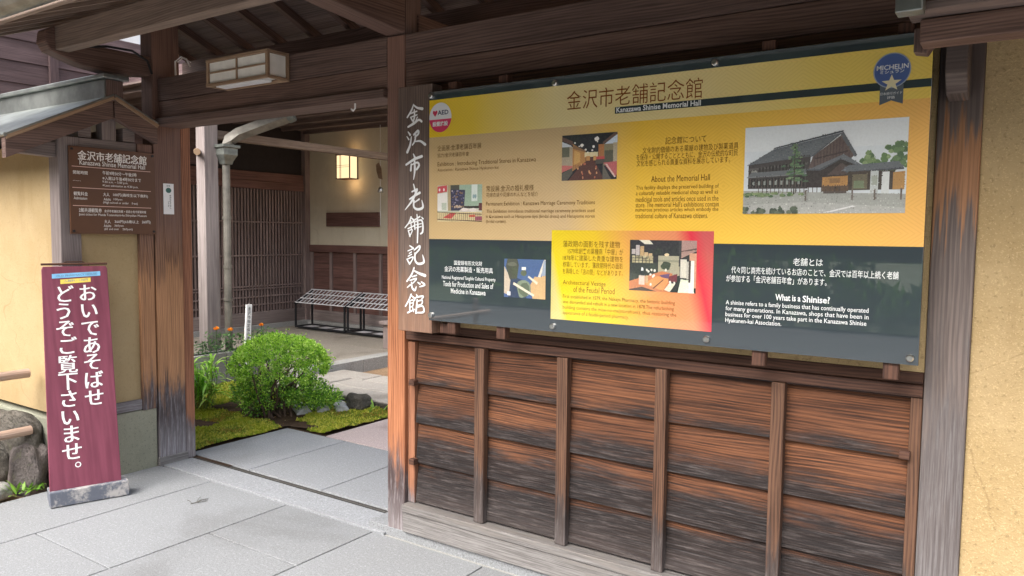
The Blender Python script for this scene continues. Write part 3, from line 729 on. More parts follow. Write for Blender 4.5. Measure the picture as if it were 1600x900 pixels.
ln('Permanent Exhibition : Kanazawa Marriage Ceremony Traditions', -2.031, -1.479, 1.731, 'dark', h=.023)
ln('This Exhibition introduces traditional marriage ceremony practices used', -2.028, -1.481, 1.698, 'dark', h=.019)
ln('in Kanazawa such as Hanayome isyo (bridal dress) and Hanayome noren', -2.031, -1.479, 1.675, 'dark', h=.019)
ln('(bridal curtain).', -2.03, -1.92, 1.653, 'dark', h=.019)
ln('記念館について', -1.178, -1.015, 1.965, 'dark', h=.027)
ln('文化財的価値のある薬屋の建物及び製薬道具', -1.272, -.893, 1.932, 'dark', h=.024)
ln('を保存・公開することとともに、金沢の伝統的な町民', -1.298, -.895, 1.907, 'dark', h=.024)
ln('文化を感じられる貴重な資料を展示しています。', -1.297, -.922, 1.883, 'dark', h=.024)
ln('About the Memorial Hall', -1.233, -.997, 1.820, 'dark', h=.024)
for i, s in enumerate(['This facility displays the preserved building of', 'a culturally valuable medicinal shop as well as', 'medicinal tools and articles once used in the', 'store. The memorial Hall\'s exhibitions contain', 'numerous precious articles which embody the', 'traditional culture of Kanazawa citizens.']):
    ln(s, -1.297, [-.962, -.964, -.962, -.96, -.961, -1.0][i], 1.785-.0216*i, 'dark', h=.020)
ln('国登録有形文化財', -2.212, -2.05, 1.463, 'white', h=.021, bold=.006)
ln('金沢の売薬製造・販売用具', -2.27, -1.99, 1.433, 'white', h=.026, bold=.006)
ln('National Registered Tangible Cultural Property', -2.285, -1.975, 1.391, 'white', h=.021, bold=.006)
ln('Tools for Production and Sales of', -2.278, -1.987, 1.363, 'white', h=.025, bold=.006)
ln('Medicine in Kanazawa', -2.231, -2.03, 1.331, 'white', h=.024, bold=.006)
ln('藩政期の面影を残す建物', -1.627, -1.362, 1.561, 'dark', h=.027)
for i, s in enumerate(['1579年創業の薬種商「中屋」が', '1878年に建築した貴重な建物を', '移築しています。藩政期時代の面影', 'を再現した「店の間」などがあります。']):
    ln(s, -1.603 if i == 0 else -1.627, -1.347, 1.531-.0285*i, 'dark', h=.024)
ln('Architectural Vestige', -1.625, -1.423, 1.396, 'dark', h=.024)
ln('of the Feudal Period', -1.574, -1.382, 1.371, 'dark', h=.024)
for i, s in enumerate(['First established in 1579, the Nakaya Pharmacy, the historic building', 'was dismantled and rebuilt in a new location in 1878.The refurbishing', 'building contains the mise-no-ma(storefront), thus restoring the', 'appearance of a feudal-period pharmacy.']):
    ln(s, -1.624, [-1.122, -1.126, -1.115, -1.316][i], 1.337-.0232*i, 'dark', h=.019)
ln('老舗とは', -.685, -.585, 1.512, 'white', h=.027, bold=.004)
ln('代々同じ商売を続けているお店のことで、金沢では百年以上続く老舗', -.905, -.347, 1.476, 'white', h=.026, bold=.004)
ln('が参加する「金沢老舗百年會」があります。', -.923, -.57, 1.444, 'white', h=.026, bold=.004)
ln('What is a', -.742, -.655, 1.383, 'white', h=.023, bold=.02)
ln('Shinise?', -.648, -.557, 1.382, 'white', h=.024, bold=.02)
for i, s in enumerate(['A shinise refers to a family business that has continually operated', 'for many generations. In Kanazawa, shops that have been in', 'business for over 100 years take part in the Kanazawa Shinise', 'Hyakunen-kai Association.']):
    ln(s, -.922, [-.433, -.432, -.438, -.718][i], 1.352-.0222*i, 'white', h=.021, bold=.004)
for k, o in mbk.items(): o.build('writing', I[k[0]], panel)
# printed pictures: small coloured shapes in layers
M['picture'] = (lambda t: (t.P(Base_Color=t.mix(t.mr(t.noise(t.pos(), 120, 4, .7), .35, .7, 0, .1), t.n('Attribute', {'attribute_name': 'Col'}).outputs['Color'], (.25, .24, .22, 1)), Roughness=.5, Coat_Weight=1.0, Coat_IOR=2.1, Coat_Roughness=.015), t.m)[1])(NT('printed_picture'))
def picture(x0, x1, z0, z1, shapes, base=.0012, name='picture'):
    mb = MB(); n = 0
    def P_(u, v): return (x0+(x1-x0)*u, PY-base-n*.000012, z0+(z1-z0)*v)
    rn = random.Random(len(shapes))
    def inside(u, v, pts):
        r = False; j = len(pts)-1
        for i in range(len(pts)):
            if (pts[i][1] > v) != (pts[j][1] > v) and u < (pts[j][0]-pts[i][0])*(v-pts[i][1])/(pts[j][1]-pts[i][1])+pts[i][0]: r = not r
            j = i
        return r
    sh2 = []
    for c, pts in shapes:
        pts = [(min(1, max(0, u)), min(1, max(0, v))) for u, v in pts]; sh2.append((c, pts))
        mb.face([P_(u, v) for u, v in pts], col=rgb(*c)); n += 1
    asp = (x1-x0)/(z1-z0)
    n += 20; gx = int(62*min(1, asp)+8); gy = int(gx/asp)+1
    for q in range(gx*gy):           # fine tonal detail of the print, one fleck to a cell
        cu, cv = (q % gx)/gx, (q//gx)/gy; u, v = cu+rn.uniform(0, .3)/gx, cv+rn.uniform(0, .3)/gy
        c = next((c for c, pts in reversed(sh2) if inside(u, v, pts)), None)
        if c is None or min(c) > 215: continue
        k = rn.gauss(1, .10); j = rn.gauss(0, 4); w = rn.uniform(.2, .66)/gx; hh = rn.uniform(.2, .66)/gy
        if u+w > 1 or v+hh > 1: continue
        mb.face([P_(u, v), P_(u+w, v), P_(u+w, v+hh), P_(u, v+hh)], col=rgb(*[min(255, max(0, a*k+j)) for a in c]))
    return mb.build(name, M['picture'], panel)
def rc(u0, u1, v0, v1): return [(u0, v0), (u1, v0), (u1, v1), (u0, v1)]
def blob(u, v, ru, rv, n=9, sd=0):
    rn = random.Random(sd+int(u*977)+int(v*733)); return [(u+ru*math.cos(6.283*i/n)*rn.uniform(.75, 1.1), v+rv*math.sin(6.283*i/n)*rn.uniform(.75, 1.1)) for i in range(n)]
# the hall seen from the street
def qd(*p): return list(p)
sh = [((222, 229, 233), rc(0, 1, 0, 1)), ((230, 235, 237), rc(0, 1, .72, 1)), ((176, 178, 172), [(0, 0), (1, 0), (1, .2), (.42, .24), (0, .27)]), ((192, 193, 188), [(0, .1), (.4, .13), (1, .06), (1, .0), (0, 0)])]
for i in range(40): sh.append((random.choice([(128, 152, 104), (106, 134, 88), (146, 168, 120), (94, 122, 84)]), blob(random.uniform(.74, 1), random.uniform(.44, .6)+.1*(i % 3 == 0), .022, .03, 7, i)))
for i in range(26): sh.append((random.choice([(96, 124, 86), (112, 140, 96), (84, 112, 78)]), blob(random.gauss(.955, .03), random.uniform(.5, .74), .022, .03, 7, i+50)))
sh += [((74, 68, 68), [(.03, .29), (.42, .28), (.435, .655), (.03, .575)]), ((98, 94, 92), [(.035, .5), (.42, .545), (.42, .57), (.035, .525)]), ((150, 150, 144), [(.05, .46), (.09, .465), (.09, .5), (.05, .495)])]
for i in range(14): sh.append(((52, 47, 47), rc(.1+i*.022, .112+i*.022, .46+i*.003, .53+i*.004)))
sh += [((112, 116, 120), [(.02, .415), (.41, .44), (.405, .5), (.05, .475)]), ((138, 142, 145), [(.02, .415), (.41, .44), (.41, .448), (.02, .424)]), ((44, 41, 42), [(.03, .3), (.4, .3), (.4, .42), (.03, .4)])]
for i in range(18): sh.append(((96, 84, 80), rc(.04+i*.02, .046+i*.02, .3, .4)))
for i in range(9): sh.append(((150, 156, 150), rc(.06+i*.037, .074+i*.037, .33, .375)))
sh += [((116, 121, 126), [(.02, .56), (.196, .734), (.626, .881), (.445, .64), (.435, .655)])]
for i in range(9):
    k = i/9; sh.append(((100, 105, 111), [(.02+.176*k, .56+.174*k), (.445+.17*k, .64+.23*k), (.447+.17*k, .647+.23*k), (.022+.176*k, .567+.174*k)]))
sh += [((82, 86, 92), [(.19, .735), (.626, .885), (.63, .905), (.2, .752)]), ((104, 88, 84), [(.42, .5), (.45, .64), (.615, .85), (.7, .63), (.62, .5)])]
for i in range(12): sh.append(((86, 70, 68), rc(.455+i*.019, .46+i*.019, .5, .64+(.19*i/8 if i < 9 else .19-(i-8)*.05))))
sh += [((70, 58, 58), [(.46, .6), (.66, .67), (.66, .685), (.46, .615)]), ((92, 96, 102), [(.43, .63), (.61, .87), (.632, .89), (.45, .635)]), ((104, 108, 113), [(.626, .895), (.715, .63), (.7, .61), (.612, .85)]),
       ((60, 52, 52), [(.41, .29), (.41, .47), (.6, .6), (.76, .5), (.74, .28)]), ((114, 118, 123), [(.4, .475), (.635, .645), (.75, .515), (.735, .505), (.62, .59), (.5, .475)]), ((86, 90, 96), [(.4, .475), (.5, .475), (.62, .59), (.62, .6), (.49, .49), (.41, .49)]),
       ((92, 78, 74), [(.54, .42), (.62, .55), (.7, .48), (.7, .42)]), ((112, 117, 122), [(.62, .46), (.665, .52), (.955, .545), (.985, .475), (.655, .455)]), ((84, 88, 94), [(.65, .455), (.985, .475), (.985, .46), (.65, .44)]),
       ((76, 66, 60), rc(.66, .93, .25, .45)), ((188, 142, 84), [(.51, .26), (.51, .4), (.665, .41), (.665, .26)]), ((102, 82, 66), rc(.51, .67, .24, .3)), ((150, 114, 74), rc(.555, .62, .33, .385)), ((116, 108, 88), rc(.69, .78, .26, .42)),
       ((206, 211, 209), rc(.797, .843, .22, .45)), ((176, 182, 170), rc(.803, .836, .3, .4)), ((220, 224, 222), rc(.862, .905, .21, .44)), ((190, 146, 86), [(.925, .25), (.925, .43), (.99, .44), (.99, .25)]), ((124, 138, 108), rc(.7, .76, .27, .35)), ((96, 86, 80), rc(.52, .66, .22, .245))]
for i in range(20): sh.append(((84, 72, 66), rc(.1+.027*i, .1045+.027*i, .235, .29)))
for i in range(90):
    t_ = random.random(); sh.append((random.choice([(92, 122, 88), (112, 138, 100), (78, 106, 80), (128, 152, 112)]), blob(.335+random.gauss(0, .034)*(1.25-t_), .36+t_*.42, .02*(1.3-t_), .012, 6, i)))
sh.append(((74, 66, 60), rc(.331, .337, .22, .74)))
for i in range(34): sh.append((random.choice([(100, 130, 90), (122, 142, 100), (84, 112, 76), (140, 158, 112)]), blob(random.uniform(0, .4), random.uniform(.2, .235), .018, .016, 7, i)))
for i in range(26): sh.append((random.choice([(86, 98, 80), (70, 82, 68), (104, 114, 94)]), blob(random.uniform(0, .36), random.uniform(.0, .06), .018, .03, 7, i)))
for u in (.405, .69, .82, .97): sh.append(((116, 106, 98), rc(u, u+.01, .14, .26)))
sh.append(((240, 240, 238), [(.52, .01), (.56, .01), (.72, .075), (.7, .085)]))
picture(-.869, -.337, 1.682, 1.993, sh, name='street_picture')
# gallery interior
sh = [((34, 34, 44), rc(0, 1, 0, 1)), ((96, 56, 52), [(.12, 0), (.78, 0), (.56, .5), (.48, .5)]), ((214, 220, 226), [(0, .72), (0, .86), (.17, .77), (.2, .7)]), ((112, 84, 76), [(0, .97), (0, .88), (.2, .77), (.2, .86)]),
      ((186, 172, 148), rc(0, .2, .25, .74)), ((110, 110, 92), rc(0, .14, .52, .74)), ((196, 142, 82), [(.2, .2), (.2, .8), (.44, .62), (.44, .4)]), ((222, 176, 104), [(.23, .34), (.23, .66), (.34, .6), (.34, .4)]), ((150, 112, 78), [(.2, .78), (.44, .64), (.44, .6), (.2, .7)]),
      ((214, 226, 240), [(.78, .76), (1, .96), (1, .76)]), ((112, 86, 78), [(.74, .8), (.96, 1), (1, 1), (1, .95), (.76, .76)]), ((150, 140, 110), rc(.76, 1, .3, .76)), ((98, 96, 80), rc(.78, .97, .36, .62)), ((190, 176, 150), rc(.93, 1, .3, .78)), ((190, 128, 78), rc(.67, .77, .42, .76)),
      ((212, 120, 116), [(0, .18), (0, .34), (.2, .32), (.2, .28)]), ((96, 92, 84), [(0, 0), (0, .16), (.2, .28), (.2, .16), (.1, 0)]), ((208, 84, 84), [(.62, .5), (.62, .44), (.78, .44), (.78, .5)]), ((88, 82, 76), rc(.62, .78, .34, .44)),
      ((205, 110, 112), [(.76, .36), (.96, .04), (1, .1), (1, .38)]), ((110, 104, 96), [(.75, .34), (.75, 0), (.9, 0)]), ((236, 222, 180), rc(.42, .66, .5, .6)), ((206, 150, 90), rc(.45, .52, .42, .52)), ((216, 160, 96), rc(.58, .63, .42, .52))]
for u, v, r in ((.64, .88, .045), (.37, .76, .035), (.24, .82, .018), (.44, .66, .022), (.58, .72, .026), (.56, .64, .02), (.48, .6, .016), (.32, .74, .014), (.65, .82, .014)): sh.append(((250, 246, 240), blob(u, v, r, r*1.2)))
for i in range(14): sh.append((random.choice([(212, 140, 100), (190, 110, 84), (230, 170, 120)]), blob(.3+random.random()*.36, .04+random.random()*.36, .015, .03, 7, i)))
for i in range(9): sh.append(((240, 214, 204), [(.8+i*.018, .33-i*.032), (.83+i*.018, .33-i*.032), (.84+i*.018, .3-i*.032), (.81+i*.018, .3-i*.032)]))
for i in range(6): sh.append(((150, 104, 70), rc(.22+i*.03, .232+i*.03, .22+i*.02, .34)))
picture(-1.639, -1.383, 1.825, 2.013, sh, name='gallery_picture')
# bridal room
sh = [((196, 200, 178), rc(0, 1, 0, 1)), ((168, 190, 168), rc(.5, 1, .4, 1)), ((216, 226, 218), rc(.77, .9, .55, 1)), ((214, 84, 92), [(0, .78), (0, .97), (.22, 1), (.22, .82)]), ((234, 230, 222), [(0, .3), (0, .77), (.22, .8), (.24, .3)]), ((200, 208, 190), rc(.1, .21, .32, .52)), ((190, 170, 130), rc(.24, .31, .3, 1)),
      ((84, 84, 74), rc(.3, .5, .8, 1)), ((62, 60, 88), [(.31, .3), (.3, .88), (.63, .86), (.61, .4), (.5, .3)]), ((58, 52, 48), rc(.6, .95, .36, .42)), ((226, 216, 200), [(.5, .3), (.56, .36), (.9, .34), (.98, .26), (.5, .24)]), ((238, 226, 220), blob(.62, .33, .09, .05)), ((238, 226, 220), blob(.8, .32, .09, .05)), ((112, 60, 64), rc(.93, 1, .3, .5)),
      ((226, 208, 160), rc(0, 1, 0, .26)), ((216, 90, 84), [(.12, .1), (.3, .24), (.42, .22), (.32, .08)]), ((222, 100, 80), rc(.72, .85, .12, .18)), ((170, 90, 110), rc(.85, 1, .03, .14))]
for i in range(46): sh.append((random.choice([(150, 146, 168), (110, 104, 140), (200, 190, 190), (150, 120, 90), (84, 84, 120)]), blob(.34+random.random()*.26, .38+random.random()*.46, .02, .024, 6, i)))
for i in range(5): sh.append(((206, 180, 150), blob(.4+i*.035, .4+.02*(i % 2), .02, .04, 6, i)))
for i in range(22): sh.append(((112, 80, 64), rc(.01+i*.045, .017+i*.045, .03, .24)))
sh += [((84, 60, 50), [(0, .25), (1, .19), (1, .205), (0, .265)]), ((96, 64, 50), [(0, .05), (1, 0), (1, .02), (0, .07)])]
for u in (.05, .15): sh.append(((250, 240, 240), blob(u, .88, .02, .05)))
for u in (.82, .86): sh.append(((150, 176, 180), blob(u, .68, .025, .06)))
picture(-2.314, -2.054, 1.654, 1.823, sh, name='bridal_picture')
# medicine tools
sh = [((74, 100, 150), rc(0, 1, 0, 1)), ((52, 66, 96), [(.1, 0), (.1, .6), (.6, .4), (.55, 0)]), ((206, 190, 170), [(0, .1), (0, .8), (.16, .5), (.12, .06)]), ((214, 178, 130), [(.62, .3), (.74, .56), (.9, .56), (1, .66), (1, 0), (.7, 0)]), ((226, 218, 204), [(.82, .56), (.96, 1), (1, 1), (.88, .55)]), ((160, 172, 190), [(.96, 1), (1, .95), (1, .6), (.9, .58)]),
      ((74, 76, 66), [(.04, .8), (.08, 1), (.32, 1), (.36, .85), (.32, .5), (.14, .46)]), ((104, 104, 92), blob(.2, .86, .13, .06)), ((96, 104, 84), blob(.48, .64, .08, .09)), ((240, 238, 230), rc(.43, .53, .72, .8)), ((134, 148, 126), blob(.48, .24, .19, .26, 14)), ((98, 110, 90), blob(.5, .22, .14, .2, 12)),
      ((232, 220, 196), [(.22, .34), (.24, .4), (.74, .1), (.72, .05)]), ((232, 220, 196), [(.58, .54), (.6, .58), (.82, .42), (.8, .36)]), ((236, 236, 240), rc(.08, .16, .05, .15))]
picture(-1.928, -1.712, 1.319, 1.49, sh, name='tools_picture')
# shop interior
sh = [((38, 38, 46), rc(0, 1, 0, 1)), ((52, 58, 58), rc(0, .42, .1, .56)), ((232, 226, 206), [(.14, 1), (.3, 1), (.36, .92), (.23, .92)]), ((176, 170, 146), rc(.44, .76, .32, .7)), ((150, 148, 128), rc(.44, .76, .58, .62)), ((176, 142, 134), [(.78, 1), (1, 1), (1, .8), (.78, .66)]), ((104, 80, 76), [(.78, .8), (1, .86), (1, .82), (.78, .78)]),
      ((220, 214, 200), rc(.77, .86, .28, .64)), ((196, 190, 180), rc(.86, .92, .26, .6)), ((214, 160, 130), rc(.9, 1, .1, .76)), ((240, 238, 230), rc(.92, .97, .3, .62)), ((232, 238, 214), [(.74, 0), (.78, .26), (.9, .24), (.98, 0)]), ((244, 250, 240), [(.9, 0), (.9, .3), (.97, .3), (.97, 0)]), ((66, 52, 52), rc(.89, .92, .2, .62)),
      ((206, 128, 84), [(0, 0), (0, .18), (.5, .4), (.66, .36), (.6, 0)]), ((224, 156, 96), [(.22, .14), (.42, .3), (.62, .26), (.52, .02)]), ((110, 66, 50), [(.36, .06), (.52, .24), (.53, .23), (.38, .05)]), ((78, 56, 56), [(.0, .02), (.2, .08), (.42, 0), (0, 0)]), ((120, 50, 62), [(.6, .3), (.73, .36), (.72, .2), (.6, .2)]), ((110, 80, 120), [(.46, .32), (.62, .36), (.6, .26), (.5, .28)]),
      ((56, 66, 54), blob(.56, .5, .08, .1, 12)), ((236, 214, 170), blob(.565, .72, .04, .03)), ((60, 58, 62), rc(.745, .77, .5, 1)), ((230, 222, 200), [(.54, .04), (.62, .18), (.7, .16), (.62, 0)])]
for i in range(5): sh.append((random.choice([(196, 164, 118), (206, 176, 134), (190, 180, 178)]), rc(.03+i*.065, .088+i*.065, .72-i*.02, .82+(.1 if i in (1, 2) else 0)-i*.02)))
for r_ in range(3):
    for i in range(6): sh.append((random.choice([(176, 166, 130), (196, 186, 150), (150, 140, 112)]), rc(.04+i*.055, .085+i*.055, .55+r_*.05, .59+r_*.05)))
sh += [((220, 200, 184), rc(.15, .24, .12, .3)), ((236, 236, 236), blob(.2, .42, .02, .05)), ((40, 50, 54), blob(.2, .35, .04, .05)), ((206, 172, 130), rc(.25, .29, .16, .3))]
for i in range(12): sh.append(((238, 232, 220), blob(.26+random.random()*.46, .12+random.random()*.34, .02, .03, 5, i)))
picture(-1.318, -1.04, 1.38, 1.5815, sh, name='shop_picture')
# award ribbon badge
def disc(mb, fn, cx, cz, rx, rz, n=40, col=None):
    mb.face([fn(cx+rx*math.cos(6.2832*i/n), cz+rz*math.sin(6.2832*i/n), 0) for i in range(n)], col=col)
M['ink_attr'] = (lambda t: (t.P(Base_Color=t.n('Attribute', {'attribute_name': 'Col'}).outputs['Color'], Roughness=.5, Coat_Weight=1.0, Coat_IOR=2.1, Coat_Roughness=.02), t.m)[1])(NT('printed_sticker'))
mb = MB(); bx, bzc = -.394, 2.147
blu, gry, crm = (.07, .12, .34, 1), (.1, .12, .15, 1), (.8, .72, .45, 1)
f1 = pfn(.0016)
mb.face([f1(x, z) for x, z in ((bx-.034, 2.10), (bx-.034, 2.037), (bx+.001, 2.050), (bx+.036, 2.037), (bx+.036, 2.10))], col=gry)
disc(mb, pfn(.0018), bx, bzc, .056, .057, col=(.35, .4, .5, 1)); disc(mb, pfn(.002), bx, bzc, .0525, .0535, col=blu)
st = [(bx+(.031 if i % 2 == 0 else .0125)*math.cos(math.pi/2+i*math.pi/5), 2.106+(.028 if i % 2 == 0 else .0115)*math.sin(math.pi/2+i*math.pi/5)) for i in range(10)]
f2 = pfn(.0023)
for i in range(10): mb.face([f2(bx, 2.106), f2(*st[i]), f2(*st[(i+1) % 10])], col=crm)
bd = mb.build('award_badge', M['ink_attr'], panel)
mb = MB(); f3 = pfn(.0024)
write(mb, 'MICHELIN', f3, bx-.046, bx+.048, 2.158, h=.016, bold=.012); write(mb, 'ミシュラン', f3, bx-.036, bx+.036, 2.143, h=.011, bold=.012)
write(mb, '日本旅行ガイド', f3, bx-.032, bx+.033, 2.073, h=.0095); write(mb, '評価', f3, bx-.011, bx+.011, 2.060, h=.0095)
mb.build('badge_writing', I['white'], bd)
# round first aid sticker
mb = MB(); ax, az = -2.299, 2.1385
disc(mb, pfn(.0014), ax, az, .0665, .0685, col=(.85, .85, .87, 1))
low = [(ax+.0665*math.cos(a), az+.0685*math.sin(a)) for a in [math.pi+.12+(math.pi-.24)*i/24 for i in range(25)]]
mb.face([pfn(.0016)(*p) for p in low], col=(.72, .03, .13, 1))
hx, hz = ax-.031, az+.022
heart = [(hx, hz-.017), (hx+.014, hz), (hx+.013, hz+.009), (hx+.006, hz+.012), (hx, hz+.006), (hx-.006, hz+.012), (hx-.013, hz+.009), (hx-.014, hz)]
mb.face([pfn(.0017)(*p) for p in heart], col=(.65, .03, .1, 1))
ae = mb.build('round_sticker', M['ink_attr'], panel)
mb = MB(); write(mb, 'AED', pfn(.0018), ax-.016, ax+.049, az+.0225, h=.021, bold=.025); mb.build('sticker_writing', ink('sticker_ink', (.05, .06, .13, 1)), ae)
mb = MB(); write(mb, '設置施設', pfn(.0019), ax-.046, ax+.046, az-.029, h=.023, bold=.03); mb.build('sticker_writing', I['white'], ae)
# bolts
for x, z in ((-2.353, 2.241), (-1.677, 2.234), (-.989, 2.24), (-2.351, 1.208), (-1.672, 1.206), (-.992, 1.209), (-.302, 1.206)):
    mb = MB(); mb.tube([(x, PY+.006, z), (x, PY-.010, z), (x, PY-.014, z)], [.0125, .0125, .009], 16); mb.build('bolt', M['steel'], panel)
for x in (-2.24, -1.955, -.8, -.36):
    MB().box(x-.024, x+.024, PY+.013, PY+.055, 1.125, 2.30, 2).build('support_batten', M['rail'], panel, .003)
MB().box(-2.33, -2.28, PY+.04, 2.928, 1.12, 1.17, 2).build('support_batten', M['rail'], panel, .003)

# ================================================================== NAME BOARD with brush lettering
nb = thing('name_board', 'tall brown timber name board with white brush lettering hung on the middle post', 'sign', (-2.483, 2.85, 1.113))
MB().box(-2.592, -2.374, 2.83, 2.906, 1.113, 2.309, 2).build('plank', M['nameboard'], nb, .004)
MB().box(-2.53, -2.44, 2.907, 2.932, 1.2, 2.2, 2).build('hanger', M['beam'], nb)
STR = [([(-2.491,2.219),(-2.503,2.193),(-2.531,2.16)],[0.0063,0.0102,0.0086]),([(-2.49,2.216),(-2.467,2.201),(-2.435,2.194)],[0.007,0.0102,0.0149]),([(-2.513,2.176),(-2.492,2.181),(-2.469,2.185)],[0.0063,0.0086,0.007]),([(-2.51,2.159),(-2.49,2.163),(-2.468,2.168)],[0.0055,0.0078,0.0063]),([(-2.486,2.193),(-2.484,2.161),(-2.493,2.137)],[0.0078,0.0102,0.0094]),([(-2.508,2.157),(-2.498,2.143)],[0.007,0.0086]),([(-2.466,2.156),(-2.477,2.14)],[0.007,0.0055]),([(-2.525,2.114),(-2.487,2.129),(-2.457,2.143),(-2.439,2.134)],[0.0102,0.0133,0.0102,0.0117]),([(-2.525,2.09),(-2.512,2.075)],[0.0055,0.0117]),([(-2.533,2.068),(-2.52,2.053)],[0.0047,0.0086]),([(-2.504,2.065),(-2.512,2.026),(-2.53,1.993)],[0.0063,0.0125,0.0149]),([(-2.488,2.074),(-2.462,2.091),(-2.459,2.077),(-2.481,2.062)],[0.0102,0.0133,0.011,0.0078]),([(-2.477,2.072),(-2.481,2.045),(-2.497,2.025)],[0.0094,0.0102,0.007]),([(-2.479,2.041),(-2.446,2.041),(-2.416,2.023)],[0.0063,0.0102,0.0141]),([(-2.491,1.982),(-2.481,1.965)],[0.0055,0.0117]),([(-2.537,1.932),(-2.485,1.956),(-2.437,1.968)],[0.011,0.0133,0.0141]),([(-2.504,1.933),(-2.507,1.903)],[0.0094,0.0117]),([(-2.503,1.93),(-2.466,1.94),(-2.454,1.926),(-2.469,1.907)],[0.0063,0.0094,0.0125,0.011]),([(-2.484,1.96),(-2.481,1.905),(-2.489,1.859)],[0.0102,0.0133,0.0039]),([(-2.489,1.836),(-2.477,1.8)],[0.0063,0.0125]),([(-2.499,1.8),(-2.466,1.812)],[0.0078,0.0094]),([(-2.514,1.764),(-2.48,1.781),(-2.449,1.794)],[0.0078,0.0117,0.0133]),([(-2.466,1.808),(-2.496,1.759),(-2.544,1.712)],[0.0117,0.0133,0.0031]),([(-2.453,1.763),(-2.484,1.747)],[0.0094,0.0055]),([(-2.486,1.757),(-2.486,1.726),(-2.461,1.714),(-2.429,1.724),(-2.436,1.758)],[0.0102,0.011,0.0125,0.0133,0.0039]),([(-2.504,1.678),(-2.518,1.65),(-2.544,1.625)],[0.0078,0.0086,0.0063]),([(-2.505,1.674),(-2.486,1.662)],[0.0055,0.0094]),([(-2.514,1.646),(-2.489,1.654)],[0.0055,0.0063]),([(-2.525,1.62),(-2.484,1.635)],[0.0063,0.007]),([(-2.505,1.659),(-2.502,1.619)],[0.007,0.007]),([(-2.522,1.611),(-2.511,1.583)],[0.007,0.0094]),([(-2.521,1.61),(-2.495,1.615),(-2.511,1.585)],[0.0055,0.007,0.007]),([(-2.491,1.658),(-2.448,1.679)],[0.007,0.0086]),([(-2.436,1.676),(-2.427,1.668)],[0.0047,0.0086]),([(-2.466,1.689),(-2.46,1.636),(-2.463,1.553)],[0.007,0.011,0.0078]),([(-2.482,1.654),(-2.479,1.618)],[0.0078,0.0086]),([(-2.478,1.654),(-2.438,1.662),(-2.428,1.636),(-2.43,1.605),(-2.443,1.596)],[0.0063,0.0094,0.0102,0.011,0.0086]),([(-2.476,1.639),(-2.438,1.645)],[0.0047,0.0055]),([(-2.476,1.624),(-2.438,1.631)],[0.0047,0.0055]),([(-2.512,1.537),(-2.489,1.525)],[0.0063,0.0094]),([(-2.524,1.511),(-2.488,1.524)],[0.0055,0.007]),([(-2.515,1.499),(-2.499,1.507)],[0.0055,0.0063]),([(-2.522,1.485),(-2.499,1.495)],[0.0055,0.0063]),([(-2.53,1.47),(-2.512,1.447)],[0.007,0.0094]),([(-2.526,1.471),(-2.488,1.482),(-2.51,1.449)],[0.0055,0.0078,0.0078]),([(-2.483,1.516),(-2.449,1.537),(-2.449,1.521),(-2.475,1.498)],[0.007,0.0102,0.0102,0.0078]),([(-2.477,1.501),(-2.476,1.466),(-2.456,1.45),(-2.421,1.459),(-2.429,1.494)],[0.0094,0.0102,0.0117,0.0133,0.0039]),([(-2.483,1.43),(-2.499,1.396),(-2.53,1.361)],[0.0084,0.0103,0.0084]),([(-2.48,1.414),(-2.45,1.403),(-2.413,1.394)],[0.0075,0.0122,0.016]),([(-2.496,1.385),(-2.467,1.393)],[0.0066,0.0075]),([(-2.51,1.366),(-2.466,1.378),(-2.491,1.353)],[0.0066,0.0084,0.0056]),([(-2.527,1.331),(-2.507,1.345)],[0.0056,0.0084]),([(-2.499,1.357),(-2.495,1.33),(-2.477,1.32),(-2.468,1.339)],[0.0084,0.0103,0.0131,0.0038]),([(-2.46,1.359),(-2.445,1.352)],[0.0056,0.0103]),([(-2.436,1.362),(-2.414,1.349),(-2.447,1.338)],[0.0075,0.0113,0.0056]),([(-2.501,1.299),(-2.516,1.269),(-2.539,1.237)],[0.0075,0.0094,0.0075]),([(-2.501,1.293),(-2.479,1.279)],[0.0056,0.0103]),([(-2.511,1.264),(-2.488,1.271),(-2.491,1.241),(-2.513,1.235)],[0.0056,0.0066,0.0066,0.0047]),([(-2.511,1.253),(-2.489,1.257)],[0.0047,0.0056]),([(-2.51,1.265),(-2.51,1.217)],[0.0075,0.0075]),([(-2.524,1.206),(-2.479,1.225)],[0.0084,0.0066]),([(-2.493,1.237),(-2.485,1.214)],[0.0056,0.0075]),([(-2.467,1.299),(-2.459,1.288)],[0.0056,0.0094]),([(-2.478,1.268),(-2.47,1.284),(-2.423,1.293),(-2.433,1.279)],[0.0066,0.0075,0.0094,0.0066]),([(-2.462,1.274),(-2.466,1.238),(-2.47,1.208)],[0.0084,0.0094,0.0103]),([(-2.46,1.266),(-2.43,1.273),(-2.434,1.253),(-2.46,1.246)],[0.0056,0.0084,0.0075,0.0056]),([(-2.459,1.237),(-2.426,1.244),(-2.421,1.216),(-2.466,1.21)],[0.0056,0.0084,0.0103,0.0066])]
mb = MB()
